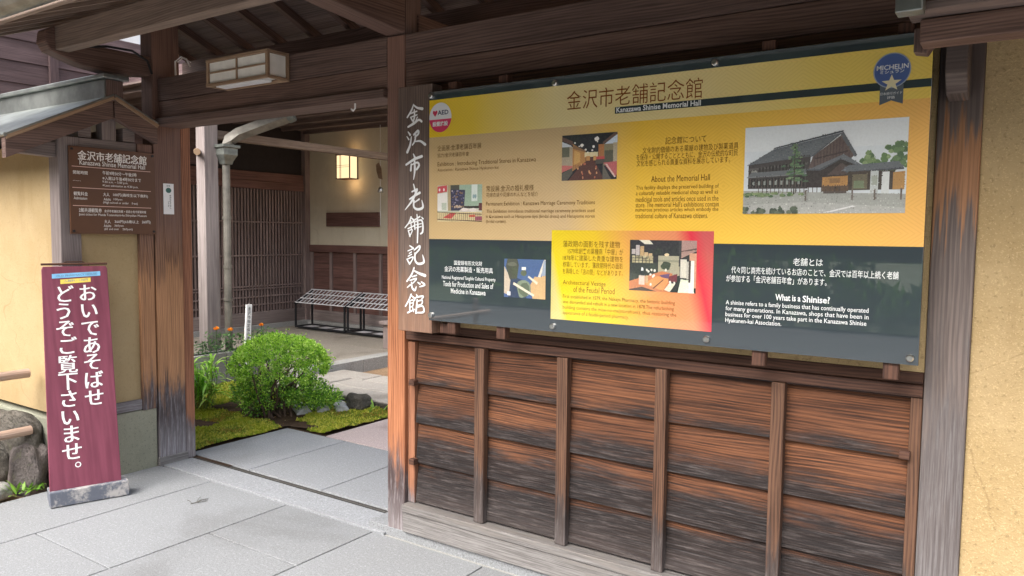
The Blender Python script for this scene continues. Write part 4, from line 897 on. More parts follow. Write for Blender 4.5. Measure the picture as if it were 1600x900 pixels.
def brush(pts, ws, lift):
    pts = [Vector((p[0], 0, p[1])) for p in pts]; P2 = []; W2 = []
    for i in range(len(pts)-1):
        a, b, c, d = pts[max(i-1, 0)], pts[i], pts[i+1], pts[min(i+2, len(pts)-1)]
        for k in range(4):
            t = k/4; P2.append(.5*((2*b)+(c-a)*t+(2*a-5*b+4*c-d)*t*t+(3*b-a-3*c+d)*t**3)); W2.append(ws[i]*(1-t)+ws[i+1]*t)
    P2.append(pts[-1]); W2.append(ws[-1]); Lp = []; Rp = []
    for i, p in enumerate(P2):
        d = (P2[min(i+1, len(P2)-1)]-P2[max(i-1, 0)]).normalized(); nn = Vector((-d.z, 0, d.x))*W2[i]/2
        Lp.append(p+nn); Rp.append(p-nn)
    y = 2.83-.0012-lift
    q = lambda v: (v.x, y, v.z)
    for i in range(len(P2)-1): mb.face([q(Lp[i]), q(Rp[i]), q(Rp[i+1]), q(Lp[i+1])])
    for p, w in ((P2[0], W2[0]), (P2[-1], W2[-1])):
        mb.face([(p.x+w*.5*math.cos(a*.785), y-.00004, p.z+w*.5*math.sin(a*.785)) for a in range(8)])
for i, (pts, ws) in enumerate(STR): brush(pts, ws, i*.00006)
mb.build('lettering', M['lit_white'], nb)

# ================================================================== BROWN OPENING HOURS SIGN (on the wall end, facing +X)
SX = -4.80
ps = thing('hours_sign', 'brown sign with white opening hours and prices on the ochre wall', 'sign', (SX, 2.62, 1.57))
MB().box(SX-.012, SX, 2.342, 2.89, 1.573, 2.103).build('sign_plate', M['sign_brown'], ps, .002)
sfn = lambda y, z, l=0: (SX+.0012+l, y, z)
mb = MB()
def sl_(s, y0, y1, z, h, bold=.0): write(mb, s, sfn, y0, y1, z, h=h, bold=bold)
write(mb, '金沢市老舗記念館', sfn, 2.394, 2.83, 2.051, h=.058, bold=.006, mincho=.014); sl_('Kanazawa Shinise Memorial Hall', 2.404, 2.82, 2.008, .03, .004)
sl_('開館時間', 2.364, 2.45, 1.945, .022, .004); sl_('午前9時30分〜午後5時', 2.542, 2.761, 1.953, .024, .004); sl_('※入館は午後4時30分まで', 2.541, 2.79, 1.921, .024, .004)
sl_('Hours', 2.363, 2.408, 1.895, .004); sl_('9:30 a.m. ~ 5:00 p.m.', 2.54, 2.704, 1.896, .018); sl_('※Last admission at 4:30 p.m.', 2.54, 2.771, 1.874, .018)
sl_('観覧料金', 2.364, 2.448, 1.817, .024, .004); sl_('大人', 2.542, 2.582, 1.819, .023, .004); sl_('100円(高校生以下無料)', 2.605, 2.835, 1.819, .024, .004)
sl_('Admission', 2.364, 2.443, 1.790, .017); sl_('Adults', 2.545, 2.59, 1.790, .016); sl_('100yen', 2.607, 2.663, 1.790, .016)
sl_('(High school or under', 2.541, 2.705, 1.768, .018); sl_('free)', 2.725, 2.764, 1.768, .018)
sl_('2館共通観覧券', 2.392, 2.531, 1.718, .026, .004); sl_('金沢市老舗記念館 + 前田土佐守家資料館', 2.547, 2.82, 1.716, .017, .004); sl_('Joint ticket for Maeda Tosanokami-ke Shiryokan Museum', 2.391, 2.823, 1.690, .019)
sl_('大人', 2.545, 2.585, 1.650, .023, .004); sl_('360円(65歳以上', 2.61, 2.77, 1.650, .023, .004); sl_('260円)', 2.79, 2.849, 1.650, .023, .004)
sl_('Adults', 2.541, 2.587, 1.624, .016); sl_('360yen', 2.608, 2.667, 1.624, .016); sl_('(65 and over', 2.544, 2.637, 1.602, .017); sl_('260yen)', 2.66, 2.726, 1.602, .017)
mb.build('lettering', M['cream'], ps)
mb = MB()
for z in (1.981, 1.853, 1.744): mb.box(SX-.001, SX+.001, 2.358, 2.856, z-.002, z+.002)
mb.build('rule_lines', M['pink'], ps)
for y, z in ((2.36, 2.085), (2.872, 2.085), (2.36, 1.59), (2.872, 1.59)):
    MB().tube([(SX-.002, y, z), (SX+.004, y, z)], .008, 10).build('screw', M['black'], ps)
for y in (2.35, 2.83): MB().box(-4.819, SX-.0125, y, y+.05, 1.6, 2.08, 2).build('mounting_strip', M['stub'], ps)

# small white sticker on the left gate post
sk = thing('notice_sticker', 'narrow white sticker with green and black marks on the left gate post', 'sticker', (-4.818, 2.99, 1.708))
MB().box(-4.8195, -4.8165, 2.955, 3.03, 1.708, 1.913).build('sticker_sheet', M['white'], sk)
kfn = lambda y, z, l=0: (-4.8158+l, y, z)
mb = MB(); disc(mb, kfn, 2.992, 1.868, .02, .018, 14); write(mb, '文化', kfn, 2.977, 3.005, 1.898, h=.012, bold=.02); mb.build('green_mark', plain('green_ink', (.05, .14, .12, 1)), sk)
mb = MB(); column(mb, '金沢おもてなし', kfn, [3.004]*7, [1.832-.0135*i for i in range(7)], .013, .02); column(mb, 'どうぞ', kfn, [2.99]*3, [1.79-.0135*i for i in range(3)], .012, .02)
mb.build('lettering', M['cable'], sk)

# ================================================================== LEANING RED SIGN
bs = thing('leaning_sign', 'dark red upright sign board with white writing leaning against the wall', 'sign', (-4.52, 2.25, 0))
b0 = Vector((-4.554, 2.067, 0)); dd = Vector((.3247, .9458, 0)); nn_ = Vector((.9458, -.3247, 0)); LEAN = .16
base0 = b0-nn_*.04+Vector((0, 0, .08))
def bfn(w, z, l=0):      # point on the board's face: w along its foot, z height
    hgt = z-.08; c = .186; w2 = c+(w-c)*(1-.075*hgt/1.27)
    return base0+dd*w2+Vector((0, 0, hgt))+nn_*(-LEAN*hgt+l)
Vb = [tuple(bfn(w, z, l)) for l in (-.022, 0) for w, z in ((0, .02), (.373, .02), (.373, 1.362), (.365, 1.378), (.008, 1.378), (0, 1.362))]
M['redsign'] = (lambda t: (t.P(Base_Color=t.mix(t.mr(t.noise(t.comb(t.math('MULTIPLY', t.xyz(t.pos())[1], 34), t.math('MULTIPLY', t.xyz(t.pos())[2], 2.2)), 1, 4), .3, .72), (.15, .03, .055, 1), (.22, .05, .085, 1)), Roughness=t.mr(t.noise(t.pos(), 3, 4), .3, .7, .35, .55), Normal=t.bump(t.noise(t.pos(), 5, 3), .15, .02)), t.m)[1])(NT('red_lacquer'))
mb = MB(); mb.solid(Vb, [(5,4,3,2,1,0), (6,7,8,9,10,11), (0,1,7,6), (1,2,8,7), (2,3,9,8), (3,4,10,9), (4,5,11,10), (5,0,6,11)], 2)
mb.build('board', M['redsign'], bs, .003)
fb = lambda w, y, z: b0+dd*w+nn_*y+Vector((0, 0, z))
mb = MB(); q = [tuple(fb(w, y, z)) for z in (0, .095) for w, y in ((-.005, 0), (.408, 0), (.408, -.13), (-.005, -.13))]
q[4:6] = [tuple(fb(-.005, -.038, .095)), tuple(fb(.408, -.038, .095))]
q[0:2] = [tuple(fb(-.005, 0, .004)), tuple(fb(.408, 0, .004))]; q[4] = tuple(fb(-.005, -.012, .09)); q[5] = tuple(fb(.408, -.012, .09))
M['oldpaint'] = (lambda t: (lambda p: (t.P(Base_Color=t.mix(t.mr(t.math('ADD', t.noise(p, 9, 5, .65), t.math('MULTIPLY', t.noise(p, 60, 3), .35)), .6, .82), (.1, .11, .14, 1), (.36, .345, .335, 1)), Roughness=.75, Normal=t.bump(t.noise(p, 40, 4), .4, .004)), t.m)[1])(t.pos()))(NT('worn_grey_paint'))
mb.solid(q, [(0,3,2,1),(4,5,6,7),(0,1,5,4),(1,2,6,5),(2,3,7,6),(3,0,4,7)], 0); mb.build('base_block', M['oldpaint'], bs, .005)
mb = MB(); mb.tube([tuple(bfn(-.002, 1.392, -.01)), tuple(bfn(.375, 1.392, -.01))], .007, 8); mb.tube([tuple(bfn(.1, 1.385, -.01)), tuple(bfn(.14, 1.405, -.01)), tuple(bfn(.23, 1.405, -.01)), tuple(bfn(.27, 1.385, -.01))], .004, 6)
mb.build('carry_rail', M['rail'], bs)
mb = MB(); lf = lambda w, z, l=0: bfn(w, z, .0013+l)
column(mb, 'おいであそばせ', lf, [.25, .252, .254, .255, .255, .255, .255], [1.22, 1.115, 1.01, .907, .81, .702, .598], .112, .0, .02)
column(mb, 'どうぞご覧下さいませ', lf, [.118, .112, .116, .121, .12, .118, .117, .118, .12, .122], [1.217, 1.117, 1.015, .912, .806, .708, .605, .5, .402, .3], .112, .0, .02)
column(mb, '。', lf, [.182], [.252], .11, .0)
mb.build('lettering', M['lit_white'], bs)
mb = MB(); mb2 = MB()
mb.face([lf(w, z, 0) for w, z in ((.055, 1.308), (.33, 1.32), (.33, 1.347), (.055, 1.335))])
mb.build('blue_label', plain('blue_tape', (.22, .5, .78, 1), .4), bs)
mb2.face([lf(w, z, 0) for w, z in ((.1, 1.275), (.272, 1.284), (.272, 1.31), (.1, 1.301))])
mb2.build('yellow_label', plain('yellow_tape', (.86, .66, .12, 1), .4), bs)
mb = MB(); lg = lambda w, z, l=0: bfn(w, z+(w-.063)*.048, .002+l)
write(mb, 'OLD PHARMACY HOUSE', lg, .08, .31, 1.321, h=.012); write(mb, '入館料・100円', lg, .12, .255, 1.2895, h=.015)
mb.build('label_writing', plain('blue_grey_ink', (.16, .25, .36, 1)), bs)

# ================================================================== LANTERNS
gl_ = thing('gate_lantern', 'unlit rectangular wood and paper lantern fixed to the gate lintel', 'lantern', (-3.78, 2.85, 2.445))
X0, X1, Y0, Y1, Z0, Z1 = -4.06, -3.505, 2.776, 2.928, 2.447, 2.60
mb = MB()
for x in (X0, X1-.02):
    for y in (Y0, Y1-.018): mb.box(x, x+.02, y, y+.018, Z0, Z1, 2)
for z in (Z0-.002, Z1-.016):
    for y in (Y0-.002, Y1-.02): mb.box(X0-.002, X1+.002, y, y+.018, z, z+.018, 0)
    for x in (X0-.002, X1-.016): mb.box(x, x+.018, Y0+.0165, Y1-.0205, z+.001, z+.017, 1)
mb.box(X0+.01, X1-.01, Y0+.017, Y1-.021, Z1-.006, Z1, 0)
mb.box(-3.788, -3.776, Y0+.002, Y0+.01, Z0+.017, Z1-.017, 2); mb.box(X0+.021, -3.789, Y0+.002, Y0+.01, 2.518, 2.528, 0); mb.box(-3.775, X1-.021, Y0+.002, Y0+.01, 2.518, 2.528, 0)
mb.build('frame', M['pale'], gl_, .002)
mb = MB(); mb.box(X0+.008, X1-.007, Y0+.011, Y1-.022, Z0+.018, Z1-.018); mb.build('paper_shade', M['paper'], gl_)
MB().box(X0+.05, X1-.09, Y0+.03, Y0+.1, Z0-.004, Z0+.017).build('diffuser', M['white'], gl_, .002)

wl = thing('wall_lantern', 'glowing paper and dark wood lantern on the olive porch wall', 'lantern', (-8.47, 8.1, 2.38))
mb = MB(); X0, X1, Y0, Y1, Z0, Z1 = -8.6, -8.31, 8.03, 8.197, 2.39, 2.745
for x in (X0, X1-.014):
    for y in (Y0, Y1-.014): mb.box(x, x+.014, y, y+.014, Z0, Z1, 2)
for z in (Z0-.006, Z1-.008): mb.box(X0-.004, X1+.004, Y0-.004, Y1, z, z+.014, 0)
for x in (-8.52, -8.50): mb.box(x, x+.005, Y0+.0005, Y0+.006, Z0+.01, Z1-.01, 2)
for z in (2.56, 2.585): mb.box(X0+.015, X1-.015, Y0+.001, Y0+.0055, z, z+.004, 0)
mb.build('frame', M['rail'], wl, .001)
t = NT('glowing_paper'); e = t.n('Emission', Color=(1, .72, .4, 1), Strength=.5); t.t.links.new(e.outputs[0], t.out.inputs[0])
MB().box(X0+.006, X1-.006, Y0+.007, Y1-.008, Z0+.01, Z1-.01).build('lamp_shade', t.m, wl)
for z, pw in ((2.33, .45), (2.81, .22)):
    pl = bpy.data.lights.new('lamp_glow', 'POINT'); pl.energy = pw; pl.color = (1, .62, .3); pl.shadow_soft_size = .06
    po = bpy.data.objects.new('lamp_glow', pl); C.objects.link(po); po.parent = wl; po.location = Vector((-8.36, 8.05, z))-wl.location

# ================================================================== MEMORIAL HALL (courtyard building)
hall = thing('memorial_hall', 'dark timber hall behind the garden with lattice screen, porch and olive wall', 'building', (-9.45, 6, 0))
HX, HY = -9.45, 8.2
# lattice wall, plane X = HX
lat = MB(); y = 6.1
while y < 8.08: lat.box(HX, HX+.028, y, y+.029, .41, 2.22, 2); y += .0545
sc = lat.build('lattice_screen', M['hall'], hall)
mb = MB()
for z in (1.735, 1.243, .79, .752, .634, .515): mb.box(HX+.029, HX+.041, 6.1, 8.09, z-.011, z+.011, 1)
mb.build('lattice_rail', M['hall'], sc)
MB().box(HX-.02, HX+.06, 6.0, 8.1, 2.222, 2.335, 1).build('head_rail', M['hall_red'], hall, .003)
MB().box(HX-.02, HX+.05, 6.0, 8.1, 2.338, 2.47, 1).build('lintel', M['hall_red'], hall, .003)
MB().box(HX-.02, HX+.06, 6.0, 8.1, .22, .408, 1).build('kick_board', M['kick'], hall, .003)
MB().box(HX-.05, HX+.11, 5.3, 8.14, .02, .217, 1).build('stone_sill', M['curb'], hall, .004)
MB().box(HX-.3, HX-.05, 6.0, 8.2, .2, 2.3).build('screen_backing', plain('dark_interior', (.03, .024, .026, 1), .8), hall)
MB().box(HX-.02, HX+.09, 8.102, 8.2, .2, 3.2, 2).build('corner_post', M['hall'], hall, .004)
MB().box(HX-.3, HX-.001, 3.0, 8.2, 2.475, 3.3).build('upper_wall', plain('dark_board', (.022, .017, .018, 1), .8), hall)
# shop window bay left of the porch post: dark room with shelves of paper
MB().box(HX-1.2, HX-1.15, 4.0, 6.0, .2, 2.5).build('room_wall', M['olive'], hall)
MB().box(HX-1.2, HX, 5.99, 6.0, .2, 2.5).build('room_wall', M['hall'], hall)
for z in (.75, 1.1, 1.5, 2.3): MB().box(HX-.35, HX-.05, 4.0, 5.985, z, z+.03, 1).build('shelf', M['hall'], hall)
mb = MB(); random.seed(5)
for z in (.78, 1.13, 1.53):
    y = 5.2
    while y < 5.9:
        w = random.uniform(.05, .16); mb.box(HX-.2, HX-.1, y, y+w-.01, z+.001, z+random.uniform(.1, .26)); y += w
mb.build('papers', M['white'], hall)
MB().box(HX-.1, HX, 3.0, 5.98, .1, .6, 1).build('kick_board', M['kick'], hall)
# upper storey siding seen over the garden wall
mb = MB(); z = 2.5
while z < 3.72: mb.solid([(HX+a, yy, zz) for yy in (-1.0, 6.6) for a, zz in ((.01, z), (.045, z), (.03, z+.238), (.01, z+.238))], [(0,1,2,3),(7,6,5,4),(0,4,5,1),(1,5,6,2),(2,6,7,3),(3,7,4,0)], 1); z += .24
sd2 = mb.build('siding', M['siding'], hall)
for y in (-.3, 1.28, 2.86, 4.44, 6.02): MB().box(HX+.046, HX+.09, y-.045, y+.045, 2.5, 3.72, 2).build('batten', M['siding'], sd2)
MB().box(HX-.2, HX+.02, -1, 5.75, 3.74, 4.6).build('white_upper_wall', M['white_plaster'], hall)
MB().box(HX-.3, HX+.005, 5.755, 9, 3.62, 5.2).build('gable_boarding', M['siding'], hall)
MB().box(HX-.2, HX+.009, -1, 5.9, 2.3, 3.735).build('wall_core', M['siding'], hall)
# back wall with wainscot
MB().box(HX, -5.0, HY, HY+.15, 1.40, 3.3).build('olive_wall', M['olive'], hall)
wn_ = MB(); random.seed(9)
for i in range(5): wn_.box(HX+.1, -5.0, HY+.02, HY+.05, .32+.195*i+.002, .32+.195*(i+1)-.002, 0)
MB().box(HX+.1, -5.0, HY+.052, HY+.14, .2, 1.395).build('wall_core', M['hall_red'], hall)
wo = wn_.build('wainscot', M['hall_red'], hall, .002)
for x in (-9.33, -8.90, -8.385, -7.855, -7.33, -6.8): MB().box(x-.025, x+.025, HY-.012, HY+.02, .36, 1.29, 2).build('batten', M['hall'], wo, .002)
MB().box(HX+.095, -5.0, HY-.03, HY+.06, 1.29, 1.398, 0).build('wainscot_cap', M['hall_red'], wo, .003)
MB().box(HX+.095, -5.0, HY-.03, HY+.06, .215, .375, 0).build('foot_beam', M['kick'], wo, .004)
MB().box(HX+.1, -5.0, HY-.09, HY+.1, .1, .212).build('stone_footing', M['curb'], hall, .004)
# porch post, eave beam, ceiling, roof
MB().box(-7.28, -7.13, 4.84, 5.0, .0, 2.95, 2).build('porch_post', M['hall_post'], hall, .006)
MB().box(-7.25, -7.15, 5.002, 8.19, 2.572, 2.66, 1).build('porch_beam', M['eave'], hall, .004)
MB().tube([(-7.35, 4.9, 2.44), (-7.05, 4.7, 2.40)], .035, 8).build('log_end', M['pale'], hall)
mb = MB()
for i in range(18): mb.box(HX, -6.3, 4.6+i*.2+.003, 4.6+(i+1)*.2-.003, 3.16, 3.18, 0)
mb.build('porch_ceiling', M['soffit'], hall)
for i in range(9): MB().box(HX+.1, -6.3, 4.7+i*.42, 4.74+i*.42, 3.1, 3.158, 0).build('rafter', M['soffit'], hall)
mb = MB(); mb.solid([(HX, 5.25, 3.5), (-6.2, 5.25, 3.19), (-6.2, 9, 3.19), (HX, 9, 3.5), (HX, 5.25, 3.6), (-6.2, 5.25, 3.28), (-6.2, 9, 3.28), (HX, 9, 3.6)],
                    [(0,3,2,1),(4,5,6,7),(0,1,5,4),(1,2,6,5),(2,3,7,6),(3,0,4,7)], 0)
mb.build('porch_roof', M['tile'], hall)
MB().prism([(HX, 3.15), (-6.2, 3.12), (-6.2, 3.3), (HX, 3.62)], 1, 5.2, 5.247, 0).build('gable_boarding', M['siding'], hall)
# downpipe with hopper and curved arm
mb = MB(); mb.tube([(-7.08, 5.06, .3), (-7.08, 5.06, 2.36)], .04, 14)
for z in (.85, 1.2, 1.72): mb.tube([(-7.08, 5.06, z), (-7.08, 5.06, z+.035)], .047, 14)
dp = mb.build('downpipe', M['pipe'], hall, smooth=False)
mb = MB(); cx, cy = -7.08, 5.06
def sq(r, z): return [(cx-r, cy-r, z), (cx+r, cy-r, z), (cx+r, cy+r, z), (cx-r, cy+r, z)]
prof = [(.045, 2.30), (.055, 2.34), (.085, 2.40), (.085, 2.47), (.105, 2.475), (.105, 2.505)]
V = [p for r, z in prof for p in sq(r, z)]; F = [(i*4+j, i*4+(j+1) % 4, i*4+4+(j+1) % 4, i*4+4+j) for i in range(5) for j in range(4)]+[(3, 2, 1, 0), (20, 21, 22, 23)]
mb.solid(V, F, 2); mb.build('hopper', M['copper'], dp, .003)
mb = MB()
pts = [(-7.08, 5.06, 2.49), (-7.06, 5.09, 2.56), (-7.0, 5.16, 2.625), (-6.86, 5.33, 2.72), (-6.72, 5.5, 2.815), (-6.66, 5.57, 2.85)]
mb.tube(pts, [.06, .064, .068, .07, .072, .073], 4); mb.build('drain_arm', M['pipe'], dp)
MB().tube([(-6.68, 5.55, 2.83), (-6.63, 5.58, 2.86)], .075, 8).build('pipe_collar', M['copper'], dp)

# plaque, wind chime
pq = MB().box(-8.79, -7.72, 8.0, 8.03, 1.66, 1.90) if False else MB().box(-8.96, -7.86, 8.16, 8.197, 1.685, 1.895, 0)
tag(recentre(pq.build('wall_plaque', M['hall_red'], bevel=.004)), 'long dark brown wooden plaque on the olive porch wall below the lit lantern', 'plaque')
wc = thing('wind_chime', 'small wind chime hanging on a thread before the olive wall', 'wind chime', (-7.57, 7.9, 2.0))
mb = MB(); mb.tube([(-7.57, 7.9, 1.7), (-7.57, 7.9, 3.1)], .003, 5); mb.build('thread', M['white'], wc)
MB().lathe((-7.57, 7.9, 2.16), [(.035, 0), (.04, .02), (.037, .05), (.02, .075), (.006, .085)], 14).build('bell', M['steel'], wc, smooth=True)
MB().prism([(-7.6, 2.36), (-7.53, 2.34), (-7.55, 2.5), (-7.6, 2.58), (-7.65, 2.55), (-7.64, 2.46)], 1, 7.895, 7.905).build('wooden_leaf', M['pale'], wc)

# ================================================================== UMBRELLA RACKS
def rack():
    r = thing('umbrella_rack', 'black umbrella rack with slanted pale grid, left one against the lattice', 'umbrella rack', (-9.05, 7.61, .15), 'umbrella racks on the porch')
    w, d, z0, z1 = 1.06, .34, .375, .55
    ox, oy, oz = r.location
    mb = MB(); g = .024
    for x in (0, w-g):
        for y in (0, d-g): mb.box(ox+x, ox+x+g, oy+y, oy+y+g, oz+.02, oz+(z0 if y == 0 else z1), 2)
        mb.box(ox+x, ox+x+g, oy+g, oy+d-g, oz+.02, oz+.045, 1)
        mb.beam((ox+x+g/2, oy, oz+z0), (ox+x+g/2, oy+d, oz+z1), g*1.4, g*1.4)
    for y in (0, d-g): mb.box(ox+g, ox+w-g, oy+y, oy+y+g, oz+.02, oz+.045, 0)
    mb.build('frame', M['black'], r, .002)
    mb = MB(); mb.box(ox+g, ox+w-g, oy+g, oy+d-g, oz+.02, oz+.03)
    mb.build('drip_tray', M['black'], r)
    mb = MB()
    for i in range(3): mb.box(ox+.09+i*.32, ox+.27+i*.32, oy+.08, oy+.25, oz+.0315, oz+.034)
    mb.build('tray_liner', M['rackbar'], r)
    mb = MB()
    for i in range(4):
        t = i/3; y = oy+.01+t*(d-.02); z = oz+z0+t*(z1-z0)+.022
        mb.tube([(ox, y, z), (ox+w, y, z)], .0085, 6)
    for i in range(14):
        x = ox+.01+i*(w-.02)/13
        mb.tube([(x, oy+.01, oz+z0+.02), (x, oy+d-.01, oz+z1+.02)], .006, 6)
    mb.build('grid', M['rackbar'], r)
    return r
r0 = rack()
r1 = r0.copy(); C.objects.link(r1); r1.location = (-7.95, 7.61, .15); r1['label'] = 'black umbrella rack with slanted pale grid, right one, half hidden by the middle gate post'
for ch in list(r0.children):
    c = ch.copy(); C.objects.link(c); c.parent = r1
# low wooden stool leg at the porch edge
st_ = thing('wooden_stand', 'low dark wooden stand on the porch just left of the middle gate post', 'stand', (-6.55, 7.0, .153))
MB().box(-6.62, -6.5, 6.95, 7.06, .153, .46, 2).build('leg', M['kick'], st_, .004)
MB().box(-6.64, -6.0, 6.9, 7.1, .462, .5, 0).build('top', M['kick'], st_, .004)
MB().box(-6.12, -6.02, 6.95, 7.06, .153, .46, 2).build('leg', M['kick'], st_, .004)
st_.location = st_.location

# ================================================================== PLANTER, MARIGOLDS, STAKE SIGN
pl_ = thing('planter', 'grey weathered concrete planter box in front of the porch post', 'planter', (-7.0, 4.9, 0))
mb = MB()
y = 4.5
while y < 5.5: mb.box(-6.95, -6.9, y+.003, y+.2-.003, 0, .33, 2); y += .2
for x in (-7.12,): mb.box(x, x+.165, 4.5, 4.55, 0, .33)
mb.box(-7.128, -7.08, 4.5, 5.5, 0, .325, 1)
mb.build('concrete_slabs', M['concrete'], pl_, .006)
MB().box(-7.075, -6.952, 4.555, 5.49, .02, .3).build('potting_soil', M['soil'], pl_)
mgl = [rgb(70, 105, 60), rgb(90, 130, 75), rgb(60, 95, 62), rgb(104, 140, 80)]
def marigold(p, h, flower, label, seed):
    t_ = thing('marigold', label, 'flower', p, 'marigolds in the concrete planter')
    mb = MB(); mb.tube([p, (p[0], p[1], p[2]+h)], .004, 5); mb.build('stem', plain('stem_green', (.08, .14, .05, 1)), t_) if seed == 1 else mb.build('stem', bpy.data.materials['stem_green'], t_)
    mb = MB(); rnd = random.Random(seed)
    for _ in range(150):
        b = Vector((p[0]+rnd.gauss(0, .05), p[1]+rnd.gauss(0, .07), p[2]+rnd.uniform(0, h*.85))); d = Vector((rnd.gauss(0, 1), rnd.gauss(0, 1), rnd.uniform(-.2, .9))).normalized(); s_ = d.cross(Vector((rnd.random(), rnd.random(), 1))).normalized()*.009
        l = rnd.uniform(.03, .06); mb.face([b, b+d*l*.5+s_, b+d*l, b+d*l*.5-s_], col=rnd.choice(mgl))
    mb.build('leaves', M['leaf'], t_)
    if flower:
        mb = MB(); c = Vector((p[0], p[1], p[2]+h))
        for k in range(70):
            d = Vector((rnd.gauss(0, 1), rnd.gauss(0, 1), abs(rnd.gauss(0, .8)))).normalized(); s_ = d.cross(Vector((rnd.random(), 1, rnd.random()))).normalized()*.009
            mb.face([c, c+d*.018+s_, c+d*flower, c+d*.018-s_], col=random.choice([rgb(250, 176, 50), rgb(252, 190, 80), rgb(244, 150, 40)]))
        mb.build('flower', M['leaf'], t_)
    return t_
marigold((-7.01, 4.86, .30), .27, .034, 'orange marigold nearest the pale porch post', 1)
marigold((-7.0, 5.02, .30), .245, .034, 'orange marigold to the right of the downpipe foot', 2)
marigold((-7.0, 5.22, .30), .23, .02, 'small faded marigold bud just left of the white stake', 3)
marigold((-7.0, 5.42, .30), .26, .03, 'orange marigold behind the top of the round bush', 4)
marigold((-7.02, 4.7, .30), .16, 0, 'flowerless leafy marigold at the left end of the planter', 5)
sk2 = thing('stake_sign', 'slanting white stake sign with small dark writing behind the round bush', 'sign', (-6.88, 5.09, 0))
M2 = Matrix.Translation(Vector((-6.86, 5.10, .0))) @ Matrix.Rotation(R(-4), 4, 'X')
mb = MB(); mb.box(-.012, .012, -.034, .034, 0, .82, 2, M2); mb.build('stake', M['white'], sk2, .003)
mb = MB(); column(mb, '金沢市指定保存建造物', lambda y, z, l=0: tuple(M2 @ Vector((.0135+l, y, z))), [0]*10, [.775-.045*i for i in range(10)], .042, .005)
mb.build('lettering', M['cable'], sk2)

# ================================================================== GARDEN PLANTS AND STONES
def leafcard(mb, p, d, l, w, c, rnd):
    s_ = d.cross(Vector((rnd.uniform(-1, 1), rnd.uniform(-1, 1), rnd.uniform(-1, 1)))).normalized()*w
    mb.face([p, p+d*l*.45+s_, p+d*l, p+d*l*.45-s_], col=c)
bush = thing('azalea_bush', 'round clipped light green azalea bush on the moss behind the gate', 'bush', (-5.28, 4.3, 0))
rnd = random.Random(4)
bc = Vector((-5.38, 4.36, .425))
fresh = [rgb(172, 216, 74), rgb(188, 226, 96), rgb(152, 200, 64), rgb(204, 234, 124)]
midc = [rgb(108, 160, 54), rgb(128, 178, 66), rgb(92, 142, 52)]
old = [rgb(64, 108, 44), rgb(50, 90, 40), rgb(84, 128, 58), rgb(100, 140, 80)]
mb = MB()
RX, RZ = .42, .27
def shell(d): return 1+.10*MN.noise(d*2.4+Vector((5, 1, 0)))+.08*MN.noise(d*6)+.04*MN.noise(d*15)
n = 0
while n < 22000:
    d = Vector((rnd.gauss(0, 1), rnd.gauss(0, 1), rnd.gauss(0, .9))).normalized()
    if d.z < -.35: continue
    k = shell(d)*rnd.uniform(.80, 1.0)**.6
    if d.z < .05 and MN.noise(d*5+Vector((0, 3, 0))) < .0: continue
    p = bc+Vector((d.x*RX, d.y*RX, d.z*RZ if d.z > 0 else d.z*.26))*k
    gap = MN.noise(p*14); n += 1
    if gap < -.22 and k > .86: continue
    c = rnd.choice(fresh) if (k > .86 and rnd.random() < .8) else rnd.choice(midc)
    ld = (d*.7+Vector((rnd.gauss(0, .6), rnd.gauss(0, .6), rnd.gauss(.35, .5)))).normalized()
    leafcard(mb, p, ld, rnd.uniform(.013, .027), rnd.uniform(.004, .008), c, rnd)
for _ in range(70):            # stray sprigs
    d = Vector((rnd.gauss(0, 1), rnd.gauss(0, 1), abs(rnd.gauss(.2, .8)))).normalized(); k = shell(d)
    p = bc+Vector((d.x*RX, d.y*RX, d.z*RZ))*k
    for j in range(8):
        leafcard(mb, p+d*rnd.uniform(-.02, .045)+Vector((rnd.gauss(0, .007), rnd.gauss(0, .007), rnd.gauss(0, .007))), (d+Vector((rnd.gauss(0, .6), rnd.gauss(0, .6), rnd.gauss(.2, .5)))).normalized(), rnd.uniform(.016, .028), rnd.uniform(.004, .008), rnd.choice(fresh+midc), rnd)
# lower skirt of older leaves on the right, thin wisps on the left
for c0, r0_, num in (((-5.16, 4.44, .2), (.26, .22, .15), 4600), ((-5.06, 4.56, .16), (.18, .16, .1), 1900), ((-5.62, 4.16, .28), (.13, .13, .15), 1300), ((-5.45, 4.15, .1), (.2, .12, .09), 1100), ((-5.64, 4.2, .13), (.14, .13, .11), 1000), ((-5.35, 4.3, .2), (.2, .15, .14), 1500), ((-5.42, 4.32, .24), (.4, .34, .16), 5200)):
    for _ in range(num):
        d = Vector((rnd.gauss(0, 1), rnd.gauss(0, 1), rnd.gauss(0, 1))).normalized()*rnd.random()**.4
        p = Vector(c0)+Vector((d.x*r0_[0], d.y*r0_[1], d.z*r0_[2]))
        if MN.noise(p*9) < -.05 or MN.noise(p*23) < -.25 or p.z < .02: continue
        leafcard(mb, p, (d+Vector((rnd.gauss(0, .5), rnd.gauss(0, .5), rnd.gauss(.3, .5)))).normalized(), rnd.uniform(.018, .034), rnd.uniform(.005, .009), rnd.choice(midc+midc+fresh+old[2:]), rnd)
mb.build('leaves', M['leaf'], bush)
mb = MB()
for i in range(34):
    an = rnd.uniform(0, 6.28); rr = rnd.uniform(.05, .36); top = bc+Vector((math.cos(an)*rr, math.sin(an)*rr, rnd.uniform(-.12, .12)))
    b = Vector((-5.4+rnd.gauss(0, .1), 4.24+rnd.gauss(0, .07), 0)); md = b.lerp(top, .45)+Vector((rnd.gauss(0, .05), rnd.gauss(0, .05), -.03))
    mb.tube([b, b.lerp(md, .5)+Vector((rnd.gauss(0, .015), rnd.gauss(0, .015), .01)), md, md.lerp(top, .6)+Vector((rnd.gauss(0, .02), rnd.gauss(0, .02), 0)), top], [.012, .01, .008, .006, .003], 6)
